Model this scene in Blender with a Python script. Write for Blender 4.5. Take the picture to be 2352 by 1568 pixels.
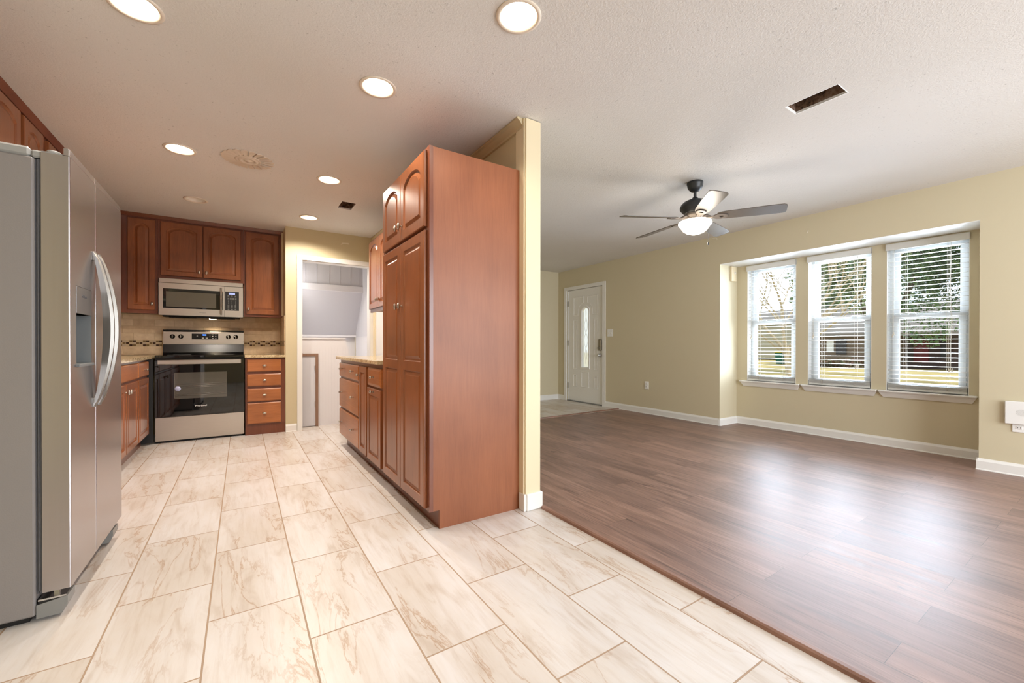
import bpy, math, random
from mathutils import Vector, Matrix
from mathutils.geometry import tessellate_polygon
random.seed(7)
PI = math.pi
for o in list(bpy.data.objects): bpy.data.objects.remove(o)
sc = bpy.context.scene
COL = sc.collection

# ------------------------------------------------------------------ camera
H = 2.44
cam_d = bpy.data.cameras.new('camera'); cam = bpy.data.objects.new('camera', cam_d); COL.objects.link(cam)
cam_d.sensor_fit = 'HORIZONTAL'; cam_d.sensor_width = 36.0
cam_d.lens = 951.468 / 2352 * 36.0
cam_d.shift_y = 13.8067 / 2352
cam_d.clip_start = 0.02; cam_d.clip_end = 300
yaw, pitch, roll = 0.57822345, -0.00395544, 0.00104631
fw = Vector((math.sin(yaw)*math.cos(pitch), math.cos(yaw)*math.cos(pitch), math.sin(pitch)))
rt = Vector((math.cos(yaw), -math.sin(yaw), 0)); up = rt.cross(fw)
r2 = math.cos(roll)*rt + math.sin(roll)*up; u2 = -math.sin(roll)*rt + math.cos(roll)*up
Mx = Matrix((r2, u2, -fw)).transposed().to_4x4(); Mx.translation = Vector((0, 0, 1.025))
cam.matrix_world = Mx
sc.camera = cam

# ------------------------------------------------------------------ world, sun, exposure
sc.view_settings.view_transform = 'Standard'; sc.view_settings.look = 'None'
sc.view_settings.exposure = 0.5; sc.view_settings.gamma = 1.0; sc.view_settings.use_curve_mapping = False
w = bpy.data.worlds.new('sky'); sc.world = w; w.use_nodes = True
nt = w.node_tree; nt.nodes.clear()
wo = nt.nodes.new('ShaderNodeOutputWorld'); bg = nt.nodes.new('ShaderNodeBackground')
bg.inputs['Color'].default_value = (0.80, 0.91, 1.0, 1); bg.inputs['Strength'].default_value = 1.15
nt.links.new(bg.outputs[0], wo.inputs[0])
sc.cycles.max_bounces = 8; sc.cycles.diffuse_bounces = 6; sc.cycles.glossy_bounces = 4
sc.cycles.transparent_max_bounces = 12; sc.cycles.caustics_reflective = False; sc.cycles.caustics_refractive = False
sc.cycles.sample_clamp_indirect = 6.0

def lamp(name, kind, loc, energy, color, rot=None, **k):
    d = bpy.data.lights.new(name, kind); d.energy = energy; d.color = color
    for a, b in k.items(): setattr(d, a, b)
    o = bpy.data.objects.new(name, d); COL.objects.link(o); o.location = loc
    if rot: o.rotation_euler = rot
    return o
lamp('sun_light', 'SUN', (20, -10, 20), 1.5, (1.0, 0.93, 0.80), rot=(math.radians(42), 0, math.radians(-8)), angle=0.02)
# added fill light behind the camera, unseen; then daylight through the bay windows
lamp('rear_fill_light', 'AREA', (3.25, -2.72, 1.25), 160, (0.91, 0.95, 1.0), rot=(math.radians(90), 0, 0), shape='RECTANGLE', size=3.3, size_y=2.1)
lamp('bay_daylight', 'AREA', (5.85, 1.87, 1.35), 190, (0.72, 0.84, 1.0), rot=(0, math.radians(90), 0), shape='RECTANGLE', size=1.5, size_y=2.3, spread=math.radians(150))

# ------------------------------------------------------------------ materials
def new_mat(name):
    m = bpy.data.materials.new(name); m.use_nodes = True
    return m, m.node_tree, m.node_tree.nodes['Principled BSDF']
def lin(c):
    return tuple((x/12.92 if x <= .04045 else ((x+.055)/1.055)**2.4) for x in [v/255 for v in c]) + (1,)
def P(name, rgb, rough=.5, metal=0, spec=.5, coat=0, emit=None, es=0, bump=None, aniso=0):
    m, t, b = new_mat(name)
    b.inputs['Base Color'].default_value = lin(rgb); b.inputs['Roughness'].default_value = rough
    b.inputs['Metallic'].default_value = metal; b.inputs['Specular IOR Level'].default_value = spec
    b.inputs['Coat Weight'].default_value = coat
    if aniso: b.inputs['Anisotropic'].default_value = aniso
    if emit: b.inputs['Emission Color'].default_value = lin(emit); b.inputs['Emission Strength'].default_value = es
    if bump:
        n = N(t, 'ShaderNodeTexNoise'); n.inputs['Scale'].default_value = bump[0]; n.inputs['Detail'].default_value = 4
        tc = N(t, 'ShaderNodeTexCoord'); t.links.new(tc.outputs['Object'], n.inputs['Vector'])
        bp = N(t, 'ShaderNodeBump'); bp.inputs['Strength'].default_value = bump[1]; bp.inputs['Distance'].default_value = bump[2]
        t.links.new(n.outputs[0], bp.inputs['Height']); t.links.new(bp.outputs[0], b.inputs['Normal'])
    return m
def N(t, k): return t.nodes.new(k)
def mapping(t, scale=(1,1,1), loc=(0,0,0), rot=(0,0,0)):
    tc = N(t, 'ShaderNodeTexCoord'); mp = N(t, 'ShaderNodeMapping')
    mp.inputs['Scale'].default_value = scale; mp.inputs['Location'].default_value = loc; mp.inputs['Rotation'].default_value = rot
    t.links.new(tc.outputs['Object'], mp.inputs['Vector']); return mp.outputs[0]
def noise(t, vec, scale, detail=5, rough=.5, dist=0):
    n = N(t, 'ShaderNodeTexNoise'); n.inputs['Scale'].default_value = scale; n.inputs['Detail'].default_value = detail
    n.inputs['Roughness'].default_value = rough; n.inputs['Distortion'].default_value = dist
    t.links.new(vec, n.inputs['Vector']); return n.outputs[0]
def ramp(t, fac, stops):
    r = N(t, 'ShaderNodeValToRGB'); e = r.color_ramp.elements
    while len(e) < len(stops): e.new(0.5)
    for i, (p, c) in enumerate(stops):
        e[i].position = p; e[i].color = lin(c) if len(c) == 3 else c
    t.links.new(fac, r.inputs['Fac']); return r.outputs['Color']
def mix(t, fac, a, b, mode='MIX'):
    m = N(t, 'ShaderNodeMix'); m.data_type = 'RGBA'; m.blend_type = mode
    if isinstance(fac, float): m.inputs[0].default_value = fac
    else: t.links.new(fac, m.inputs[0])
    for s, v in ((6, a), (7, b)):
        if isinstance(v, tuple): m.inputs[s].default_value = v
        else: t.links.new(v, m.inputs[s])
    return m.outputs[2]
def math_(t, op, a, b=None):
    m = N(t, 'ShaderNodeMath'); m.operation = op
    for i, v in enumerate((a, b)):
        if v is None: continue
        if isinstance(v, (int, float)): m.inputs[i].default_value = v
        else: t.links.new(v, m.inputs[i])
    return m.outputs[0]

def wood_mat(name, dark, mid, light, rough=.32, axis='Z', coat=.25):
    m, t, b = new_mat(name)
    s = {'Z': (22, 22, 1.3), 'Y': (22, 1.3, 22), 'X': (1.3, 22, 22)}[axis]
    v = mapping(t, s); g = noise(t, v, 1.0, 7, .62, 1.2)
    v2 = mapping(t, (1, 1, 1)); c = noise(t, v2, 2.6, 2, .5)
    f = mapping(t, tuple(x*7 for x in s)); fine = noise(t, f, 1.0, 3, .6)
    base = ramp(t, g, [(.25, dark), (.5, mid), (.78, light)])
    cl = mix(t, .5, base, ramp(t, c, [(.35, dark), (.65, light)]), 'MIX')
    cl = mix(t, .22, cl, ramp(t, fine, [(.3, dark), (.6, light)]), 'MIX')
    t.links.new(cl, b.inputs['Base Color']); b.inputs['Roughness'].default_value = rough
    b.inputs['Coat Weight'].default_value = coat; b.inputs['Coat Roughness'].default_value = .18
    return m
M = {}
M['cherry'] = wood_mat('cherry wood', (106, 58, 30), (136, 77, 42), (158, 94, 54))
M['cherry_h'] = wood_mat('cherry wood horizontal', (130, 74, 38), (164, 96, 50), (184, 114, 64), axis='Y')
M['cherry_hx'] = wood_mat('cherry wood horizontal x', (134, 78, 40), (170, 102, 54), (190, 120, 68), axis='X')
M['veneer'] = wood_mat('cherry veneer', (122, 68, 38), (140, 80, 47), (152, 92, 57), rough=.46, coat=.06)
M['cherry_dark'] = wood_mat('dark cherry', (92, 46, 28), (114, 60, 38), (130, 74, 50))
M['brown_trim'] = wood_mat('brown painted wood', (112, 84, 68), (136, 104, 86), (150, 118, 98), rough=.5, coat=0)
M['wall'] = P('khaki paint', (204, 192, 158), .6, bump=(60, .08, .004))
M['wall_lr'] = P('khaki paint living room', (206, 196, 168), .6, bump=(60, .08, .004))
M['jamb'] = P('cream painted trim', (226, 212, 180), .45)
M['white'] = P('white paint', (232, 231, 228), .4)
M['white_gloss'] = P('white vinyl', (216, 219, 220), .3)
M['beadboard'] = P('white beadboard', (222, 220, 224), .5)
M['grey_panel'] = P('grey white panel paint', (205, 204, 210), .5)
M['blind'] = P('white blind slat', (222, 222, 219), .4)
M['cord'] = P('off white cord', (222, 214, 198), .6)
M['nickel'] = P('brushed nickel', (196, 190, 180), .28, 1)
M['chrome'] = P('satin chrome', (205, 205, 205), .18, 1)
M['bronze_lock'] = P('aged nickel lock', (140, 132, 118), .35, 1)
M['black'] = P('black enamel', (10, 10, 11), .22)
M['black_matte'] = P('black plastic', (22, 22, 23), .5)
M['dark_void'] = P('dark duct metal', (60, 50, 42), .8)
M['glass_black'] = P('black oven glass', (6, 6, 7), .03, spec=.6, coat=.6)
M['oven_window'] = P('oven window glass', (84, 82, 76), .05, spec=.6, coat=.5)
M['rack'] = P('oven rack wire', (150, 146, 140), .3, .7)
M['fridge_side'] = P('textured grey side', (134, 129, 127), .42, 0, .4, bump=(220, .25, .002))
M['fridge_cap'] = P('grey plastic cap', (150, 150, 148), .4)
M['fridge_grey'] = P('grey plastic', (128, 128, 126), .4)
M['disp_grey'] = P('grey dispenser recess', (112, 116, 118), .4)
M['gasket'] = P('grey rubber gasket', (84, 84, 88), .7)
M['fan_dark'] = P('dark bronze fan metal', (48, 49, 51), .42, .3)
M['fan_blade'] = P('walnut fan blade', (92, 84, 76), .38)
M['fan_iron'] = P('fan blade bracket metal', (120, 112, 106), .4, .4)
M['globe'] = P('frosted glowing glass', (255, 250, 240), .3, emit=(255, 238, 212), es=3.0)
M['bulb'] = P('glowing bulb', (255, 250, 240), .3, emit=(255, 232, 200), es=9.0)
M['baffle'] = P('white light baffle', (244, 240, 232), .35)
M['ring'] = P('beige light trim ring', (224, 212, 196), .5)
M['plaster'] = P('beige plaster', (214, 200, 182), .6)
M['brass_chain'] = P('pull chain', (170, 160, 140), .3, .8)
M['blue'] = P('blue display digits', (40, 90, 220), .5, emit=(70, 130, 255), es=4.0)
M['lcd'] = P('pale blue display', (150, 165, 210), .5, emit=(150, 165, 220), es=.6)
M['button'] = P('grey button print', (150, 150, 146), .5)
M['sticker'] = P('bluish energy sticker', (178, 184, 214), .5)
M['stucco'] = P('tan siding in shade', (122, 106, 90), .8)  # shade on the facade is darkened into this colour
M['siding_beige'] = P('beige siding', (170, 164, 144), .8)  # own beige of the neighbouring house wall
M['roof'] = P('grey shingle', (128, 122, 116), .9)
M['red_door'] = P('dark red door paint', (120, 34, 44), .5)
M['shutter'] = P('dark shutter', (60, 58, 60), .6)
M['bin_green'] = P('green bin plastic', (34, 96, 78), .5)
M['bin_yellow'] = P('yellow bin lid', (214, 186, 60), .5)
M['bark'] = P('pale bark', (170, 156, 128), .9, bump=(30, .5, .02))
M['trunk_dark'] = P('dark bark', (96, 84, 70), .9)
M['patch'] = P('white filler patch', (224, 216, 198), .7)
M['outlet'] = P('white outlet plastic', (238, 238, 236), .35)
M['slot'] = P('dark slot', (70, 68, 66), .6)
M['caulk'] = P('grey caulk line', (128, 104, 84), .7)

def leaf_mat(name, a, b_, sc_=3):
    m, t, b = new_mat(name); v = mapping(t); n = noise(t, v, sc_, 4)
    t.links.new(ramp(t, n, [(.35, a), (.65, b_)]), b.inputs['Base Color']); b.inputs['Roughness'].default_value = .45
    return m
M['leaf'] = leaf_mat('evergreen leaves', (58, 88, 48), (120, 146, 84))
M['leaf2'] = leaf_mat('pale green leaves', (96, 118, 70), (150, 160, 104))
M['shrub'] = leaf_mat('reddish shrub leaves', (120, 70, 56), (90, 104, 60))
def grass():
    m, t, b = new_mat('winter grass'); v = mapping(t, (1, 1, 1))
    n = noise(t, v, .35, 6, .6)
    t.links.new(ramp(t, n, [(.3, (132, 120, 68)), (.5, (186, 166, 106)), (.7, (206, 188, 134))]), b.inputs['Base Color'])
    b.inputs['Roughness'].default_value = .9; return m
M['grass'] = grass()

def steel(name, axis, col=(190, 188, 186), rough=.3, a=(.9, 1.08)):
    m, t, b = new_mat(name)
    s = {'Z': (260, 260, 2.0), 'X': (2.0, 260, 260), 'Y': (260, 2.0, 260)}[axis]
    n = noise(t, mapping(t, s), 1.0, 3, .6)
    c = ramp(t, n, [(.2, tuple(int(x*a[0]) for x in col)), (.8, tuple(min(255, int(x*a[1])) for x in col))])
    t.links.new(c, b.inputs['Base Color']); b.inputs['Metallic'].default_value = 1
    r = math_(t, 'MULTIPLY_ADD', n, .012); t.nodes[-1].inputs[2].default_value = rough - .006
    t.links.new(r, b.inputs['Roughness']); return m
M['steel_v'] = steel('brushed steel vertical', 'Z', (182, 178, 180), .27, (.985, 1.015))
M['steel_h'] = steel('brushed steel horizontal', 'X', (202, 194, 184), .3, (.98, 1.02))
M['steel_handle'] = steel('steel handle', 'Z', (150, 148, 144), .42)

def glass():
    m, t, b = new_mat('clear window glass'); t.nodes.remove(b)
    out = [n for n in t.nodes if n.type == 'OUTPUT_MATERIAL'][0]
    tr = N(t, 'ShaderNodeBsdfTransparent'); gl = N(t, 'ShaderNodeBsdfGlossy'); gl.inputs['Roughness'].default_value = .02
    fr = N(t, 'ShaderNodeFresnel'); fr.inputs['IOR'].default_value = 1.3; ms = N(t, 'ShaderNodeMixShader')
    t.links.new(fr.outputs[0], ms.inputs[0]); t.links.new(tr.outputs[0], ms.inputs[1]); t.links.new(gl.outputs[0], ms.inputs[2])
    t.links.new(ms.outputs[0], out.inputs[0]); return m
M['glass'] = glass()
def frosted():
    m, t, b = new_mat('textured leaded glass'); t.nodes.remove(b)
    out = [n for n in t.nodes if n.type == 'OUTPUT_MATERIAL'][0]
    tr = N(t, 'ShaderNodeBsdfTransparent'); tl = N(t, 'ShaderNodeBsdfTranslucent'); ms = N(t, 'ShaderNodeMixShader')
    ms.inputs[0].default_value = .75
    t.links.new(tr.outputs[0], ms.inputs[1]); t.links.new(tl.outputs[0], ms.inputs[2])
    t.links.new(ms.outputs[0], out.inputs[0]); return m
M['frosted'] = frosted()

def ceiling_mat():
    m, t, b = new_mat('textured white ceiling'); v = mapping(t)
    big = noise(t, v, .55, 3); mid = noise(t, v, 62, 3, .65); fine = noise(t, v, 110, 3, .6); zone = noise(t, v, 1.1, 3, .5)
    base = ramp(t, big, [(.35, (214, 211, 206)), (.65, (222, 220, 217))])
    specks = ramp(t, mid, [(.24, (120, 116, 110)), (.36, (255, 255, 255))])
    zc = ramp(t, zone, [(.42, (255, 255, 255)), (.62, (0, 0, 0))])
    sp = mix(t, 1.0, specks, zc, 'LIGHTEN')
    c = mix(t, 1.0, base, mix(t, .55, (1, 1, 1, 1), sp), 'MULTIPLY')
    t.links.new(c, b.inputs['Base Color']); b.inputs['Roughness'].default_value = .85
    bp = N(t, 'ShaderNodeBump'); bp.inputs['Strength'].default_value = .45; bp.inputs['Distance'].default_value = .005
    t.links.new(fine, bp.inputs['Height']); t.links.new(bp.outputs[0], b.inputs['Normal']); return m
M['ceiling'] = ceiling_mat()

def tile_mat(name, dx, dy):
    m, t, b = new_mat(name)
    tc = N(t, 'ShaderNodeTexCoord'); sx = N(t, 'ShaderNodeSeparateXYZ'); t.links.new(tc.outputs['Object'], sx.inputs[0])
    u = math_(t, 'ADD', sx.outputs[1], dy); v = math_(t, 'ADD', sx.outputs[0], dx)
    cb = N(t, 'ShaderNodeCombineXYZ'); t.links.new(u, cb.inputs[0]); t.links.new(v, cb.inputs[1])
    br = N(t, 'ShaderNodeTexBrick'); br.offset = .5; br.offset_frequency = 2; br.squash = 1
    br.inputs['Scale'].default_value = 1; br.inputs['Brick Width'].default_value = .608; br.inputs['Row Height'].default_value = .306
    br.inputs['Mortar Size'].default_value = .0032; br.inputs['Mortar Smooth'].default_value = .15; br.inputs['Bias'].default_value = 0
    br.inputs['Color1'].default_value = (0, 0, 0, 1); br.inputs['Color2'].default_value = (1, 1, 1, 1); br.inputs['Mortar'].default_value = (.5, .5, .5, 1)
    t.links.new(cb.outputs[0], br.inputs['Vector'])
    # each tile gets its own patch and direction of veining
    cid = math_(t, 'MULTIPLY', br.outputs['Color'], 43.0)
    off = N(t, 'ShaderNodeCombineXYZ'); t.links.new(cid, off.inputs[2]); t.links.new(cid, off.inputs[0])
    va = N(t, 'ShaderNodeVectorMath'); va.operation = 'ADD'; t.links.new(cb.outputs[0], va.inputs[0]); t.links.new(off.outputs[0], va.inputs[1])
    rot = N(t, 'ShaderNodeMapping'); rot.inputs['Rotation'].default_value = (0, 0, .45); rot.inputs['Scale'].default_value = (.7, 2.8, 1)
    t.links.new(va.outputs[0], rot.inputs['Vector'])
    n1 = noise(t, rot.outputs[0], 1.9, 8, .62, .7)
    vein = math_(t, 'ABSOLUTE', math_(t, 'SUBTRACT', n1, .5))
    vc = ramp(t, vein, [(0.0, (206, 178, 150)), (.006, (224, 206, 188)), (.017, (242, 237, 230))])
    n2 = noise(t, rot.outputs[0], 5.5, 6, .6, .8)
    cloud = ramp(t, n2, [(.3, (207, 199, 193)), (.46, (219, 215, 213)), (.7, (223, 221, 222))])
    n4 = noise(t, rot.outputs[0], 1.3, 3, .5)
    mask = ramp(t, n4, [(.42, (0, 0, 0)), (.58, (255, 255, 255))])
    col = mix(t, 1.0, cloud, mix(t, mask, (1, 1, 1, 1), vc), 'MULTIPLY')
    st = N(t, 'ShaderNodeMapping'); st.inputs['Scale'].default_value = (3.0, 42, 1); st.inputs['Rotation'].default_value = (0, 0, .32)
    t.links.new(va.outputs[0], st.inputs['Vector'])
    n5 = noise(t, st.outputs[0], 1.0, 5, .7, .5)
    col = mix(t, .10, col, cloud)
    col = mix(t, .4, col, mix(t, 1.0, col, ramp(t, n5, [(.3, (224, 212, 200)), (.5, (252, 251, 250))]), 'MULTIPLY'))
    col = mix(t, br.outputs['Fac'], col, lin((170, 146, 124)))
    t.links.new(col, b.inputs['Base Color'])
    rg = math_(t, 'MULTIPLY_ADD', br.outputs['Fac'], .4); t.nodes[-1].inputs[2].default_value = .34
    t.links.new(rg, b.inputs['Roughness'])
    bp = N(t, 'ShaderNodeBump'); bp.inputs['Strength'].default_value = .5; bp.inputs['Distance'].default_value = .002; bp.invert = True
    t.links.new(br.outputs['Fac'], bp.inputs['Height']); t.links.new(bp.outputs[0], b.inputs['Normal'])
    return m
M['tile'] = tile_mat('marble look floor tile', .107, .23)
M['tile2'] = tile_mat('entry floor tile', .05, .1)

def plank_mat():
    m, t, b = new_mat('brown plank floor')
    tc = N(t, 'ShaderNodeTexCoord'); sx = N(t, 'ShaderNodeSeparateXYZ'); t.links.new(tc.outputs['Object'], sx.inputs[0])
    u = math_(t, 'ADD', sx.outputs[1], .31); v = math_(t, 'ADD', sx.outputs[0], .07)
    cb = N(t, 'ShaderNodeCombineXYZ'); t.links.new(u, cb.inputs[0]); t.links.new(v, cb.inputs[1])
    br = N(t, 'ShaderNodeTexBrick'); br.offset = .37; br.offset_frequency = 2; br.squash = 1
    br.inputs['Scale'].default_value = 1; br.inputs['Brick Width'].default_value = 1.22; br.inputs['Row Height'].default_value = .18
    br.inputs['Mortar Size'].default_value = .0007; br.inputs['Mortar Smooth'].default_value = .1
    br.inputs['Color1'].default_value = (0, 0, 0, 1); br.inputs['Color2'].default_value = (1, 1, 1, 1); br.inputs['Mortar'].default_value = (.4, .4, .4, 1)
    t.links.new(cb.outputs[0], br.inputs['Vector'])
    cid = math_(t, 'MULTIPLY', br.outputs['Color'], 31.0)
    off = N(t, 'ShaderNodeCombineXYZ'); t.links.new(cid, off.inputs[2]); t.links.new(cid, off.inputs[0])
    va = N(t, 'ShaderNodeVectorMath'); va.operation = 'ADD'; t.links.new(cb.outputs[0], va.inputs[0]); t.links.new(off.outputs[0], va.inputs[1])
    mp = N(t, 'ShaderNodeMapping'); mp.inputs['Scale'].default_value = (1.0, 14, 1); t.links.new(va.outputs[0], mp.inputs['Vector'])
    n1 = noise(t, mp.outputs[0], 1.5, 8, .65, 1.4)
    mp2 = N(t, 'ShaderNodeMapping'); mp2.inputs['Scale'].default_value = (1.6, 5, 1); t.links.new(va.outputs[0], mp2.inputs['Vector'])
    n2 = noise(t, mp2.outputs[0], 1.4, 3, .5, .6)
    g = ramp(t, n1, [(.28, (78, 58, 52)), (.42, (128, 99, 90)), (.58, (158, 127, 117)), (.75, (186, 158, 148))])
    c2 = ramp(t, n2, [(.32, (116, 91, 82)), (.65, (170, 141, 128))])
    col = mix(t, .42, g, c2)
    mp3 = N(t, 'ShaderNodeMapping'); mp3.inputs['Scale'].default_value = (3.0, 95, 1); t.links.new(va.outputs[0], mp3.inputs['Vector'])
    n3 = noise(t, mp3.outputs[0], 1.0, 5, .7, .4)
    col = mix(t, .55, col, mix(t, 1.0, col, ramp(t, n3, [(.32, (120, 104, 98)), (.5, (255, 252, 250))]), 'MULTIPLY'))
    mp4 = N(t, 'ShaderNodeMapping'); mp4.inputs['Scale'].default_value = (2.2, 9, 1); t.links.new(va.outputs[0], mp4.inputs['Vector'])
    n6 = noise(t, mp4.outputs[0], 1.0, 4, .6, 2.2)
    col = mix(t, .8, col, mix(t, 1.0, col, ramp(t, n6, [(.26, (112, 92, 86)), (.36, (255, 255, 255))]), 'MULTIPLY'))
    tone = ramp(t, br.outputs['Color'], [(0, (216, 210, 206)), (1, (255, 248, 240))])
    col = mix(t, 1.0, col, tone, 'MULTIPLY')
    col = mix(t, br.outputs['Fac'], col, lin((58, 42, 36)))
    t.links.new(col, b.inputs['Base Color'])
    rg = math_(t, 'MULTIPLY_ADD', n1, .16); t.nodes[-1].inputs[2].default_value = .37
    t.links.new(rg, b.inputs['Roughness']); b.inputs['Specular IOR Level'].default_value = 1.0
    bp = N(t, 'ShaderNodeBump'); bp.inputs['Strength'].default_value = .12; bp.inputs['Distance'].default_value = .002
    t.links.new(n1, bp.inputs['Height']); t.links.new(bp.outputs[0], b.inputs['Normal'])
    return m
M['plank'] = plank_mat()

def granite():
    m, t, b = new_mat('speckled granite'); v = mapping(t)
    n = noise(t, v, 60, 4, .7); n2 = noise(t, v, 150, 2, .6); n3 = noise(t, v, 12, 3)
    c = ramp(t, n, [(.32, (96, 74, 50)), (.42, (168, 142, 104)), (.55, (206, 188, 152)), (.72, (226, 212, 182))])
    d = ramp(t, n2, [(.3, (60, 46, 36)), (.38, (255, 255, 255))])
    c = mix(t, .8, c, d, 'MULTIPLY'); c = mix(t, .25, c, ramp(t, n3, [(.4, (150, 120, 80)), (.6, (214, 198, 164))]))
    t.links.new(c, b.inputs['Base Color']); b.inputs['Roughness'].default_value = .14; return m
M['granite'] = granite()
def trav(name, a, b_):
    m, t, b = new_mat(name); v = mapping(t); n = noise(t, v, 16, 5, .6)
    t.links.new(ramp(t, n, [(.3, a), (.7, b_)]), b.inputs['Base Color']); b.inputs['Roughness'].default_value = .45; return m
TRAV = [trav('travertine tile %s' % n, a, b_) for n, a, b_ in (('one', (206, 182, 148), (226, 204, 170)), ('two', (198, 172, 138), (220, 196, 162)), ('three', (212, 188, 156), (232, 212, 180)))]
M['grout'] = P('cream grout', (208, 186, 150), .8)
M['mos_dark'] = P('dark mosaic glass', (66, 42, 26), .35, 0, .3)
M['mos_mid'] = P('tan mosaic glass', (128, 104, 70), .35, 0, .3)
M['mos_light'] = P('beige mosaic tile', (206, 186, 150), .4, 0, .3)
M['mos_light2'] = P('grey mosaic tile', (196, 178, 154), .4, 0, .3)

# ------------------------------------------------------------------ geometry helpers
class MB:
    def __init__(s): s.v = []; s.f = []; s.mi = []; s.sm = []; s.cur = 0
    def quad(s, pts, smooth=False):
        b = len(s.v); s.v += [tuple(p) for p in pts]; s.f.append(tuple(range(b, b+len(pts)))); s.mi.append(s.cur); s.sm.append(smooth); return s
    def face(s, idx, smooth=False): s.f.append(tuple(idx)); s.mi.append(s.cur); s.sm.append(smooth)
    def box(s, x0, x1, y0, y1, z0, z1, c=0):
        """box with optionally chamfered edges"""
        if x0 > x1: x0, x1 = x1, x0
        if y0 > y1: y0, y1 = y1, y0
        if z0 > z1: z0, z1 = z1, z0
        if not c:
            b = len(s.v)
            s.v += [(x, y, z) for x in (x0, x1) for y in (y0, y1) for z in (z0, z1)]
            for f in ((0,1,3,2), (4,6,7,5), (0,4,5,1), (2,3,7,6), (0,2,6,4), (1,5,7,3)): s.face([b+i for i in f])
            return s
        c = min(c, (x1-x0)/2.01, (y1-y0)/2.01, (z1-z0)/2.01)
        P_ = []; b = len(s.v); lut = {}
        for ix, x in enumerate((x0, x1)):
            for iy, y in enumerate((y0, y1)):
                for iz, z in enumerate((z0, z1)):
                    sx, sy, sz = 1-2*ix, 1-2*iy, 1-2*iz
                    for a, p in (('x', (x, y+sy*c, z+sz*c)), ('y', (x+sx*c, y, z+sz*c)), ('z', (x+sx*c, y+sy*c, z))):
                        lut[(ix, iy, iz, a)] = b+len(P_); P_.append(p)
        s.v += P_; L = lut
        for i in (0, 1):
            s.face([L[(i,0,0,'x')], L[(i,1,0,'x')], L[(i,1,1,'x')], L[(i,0,1,'x')]])
            s.face([L[(0,i,0,'y')], L[(1,i,0,'y')], L[(1,i,1,'y')], L[(0,i,1,'y')]])
            s.face([L[(0,0,i,'z')], L[(1,0,i,'z')], L[(1,1,i,'z')], L[(0,1,i,'z')]])
            for j in (0, 1):
                s.face([L[(i,j,0,'x')], L[(i,j,1,'x')], L[(i,j,1,'y')], L[(i,j,0,'y')]])
                s.face([L[(i,0,j,'x')], L[(i,1,j,'x')], L[(i,1,j,'z')], L[(i,0,j,'z')]])
                s.face([L[(0,i,j,'y')], L[(1,i,j,'y')], L[(1,i,j,'z')], L[(0,i,j,'z')]])
                for k in (0, 1): s.face([L[(i,j,k,'x')], L[(i,j,k,'y')], L[(i,j,k,'z')]])
        return s
    def loft(s, rings, close=True, cap0=False, cap1=False, smooth=False):
        n = len(rings[0]); b = len(s.v)
        for r in rings: s.v += [tuple(p) for p in r]
        for i in range(len(rings)-1):
            for j in range(n if close else n-1):
                k = (j+1) % n
                s.face((b+i*n+j, b+i*n+k, b+(i+1)*n+k, b+(i+1)*n+j), smooth)
        if cap0: s.face([b+j for j in range(n)][::-1])
        if cap1: s.face([b+(len(rings)-1)*n+j for j in range(n)])
        return s
    def lathe(s, cx, cy, prof, n=32, smooth=True, axis='Z', cap0=False, cap1=False):
        """prof = [(radius, height)]; axis Z: heights are z. axis X/Y: cx,cy are the other two coordinates"""
        rings = []
        for r, h in prof:
            ring = []
            for k in range(n):
                a = 2*PI*k/n; p, q = cx+r*math.cos(a), cy+r*math.sin(a)
                ring.append({'Z': (p, q, h), 'X': (h, p, q), 'Y': (p, h, q)}[axis])
            rings.append(ring)
        return s.loft(rings, True, cap0, cap1, smooth)
    def tube(s, pts, r, n=8, smooth=True, caps=True):
        pts = [Vector(p) for p in pts]; rs = r if isinstance(r, (list, tuple)) else [r]*len(pts)
        rings = []
        prev = None
        for i, p in enumerate(pts):
            d = (pts[min(i+1, len(pts)-1)] - pts[max(i-1, 0)]).normalized()
            if prev is None: a = d.orthogonal().normalized()
            else: a = (prev - d*prev.dot(d)).normalized()
            prev = a; c = d.cross(a)
            rings.append([p + (a*math.cos(2*PI*k/n) + c*math.sin(2*PI*k/n))*rs[i] for k in range(n)])
        return s.loft(rings, True, caps, caps, smooth)
    def plate(s, outer, holes, fn, t0, t1, inner=True):
        """flat sheet with holes: 2-D loops mapped by fn(u, v, t)"""
        loops = [outer] + list(holes); flat = [p for l in loops for p in l]
        tri = tessellate_polygon([[Vector((p[0], p[1], 0)) for p in l] for l in loops])
        for t in ((t0, t1) if t0 != t1 else (t0,)):
            b = len(s.v); s.v += [tuple(fn(p[0], p[1], t)) for p in flat]
            for f in tri: s.face([b+i for i in f])
        if t0 != t1:
            for l in loops:
                b = len(s.v); n = len(l)
                s.v += [tuple(fn(p[0], p[1], t)) for t in (t0, t1) for p in l]
                for j in range(n): s.face((b+j, b+(j+1) % n, b+n+(j+1) % n, b+n+j))
        return s
    def build(s, name, mat, parent=None, kind=None, base=None):
        me = bpy.data.meshes.new(name); off = Vector((0, 0, 0))
        if parent is not None: off = parent.matrix_basis.translation if parent.parent is None else parent['_w']
        off = Vector(off)
        if base is not None: off = Vector(base)
        me.from_pydata([Vector(v)-off for v in s.v], [], s.f)
        mats = mat if isinstance(mat, (list, tuple)) else [mat]
        for m in mats: me.materials.append(m if not isinstance(m, str) else M[m])
        for p, i, q in zip(me.polygons, s.mi, s.sm): p.material_index = i; p.use_smooth = q
        import bmesh
        bm = bmesh.new(); bm.from_mesh(me); bmesh.ops.recalc_face_normals(bm, faces=bm.faces); bm.to_mesh(me); bm.free()
        o = bpy.data.objects.new(name, me); COL.objects.link(o)
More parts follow.
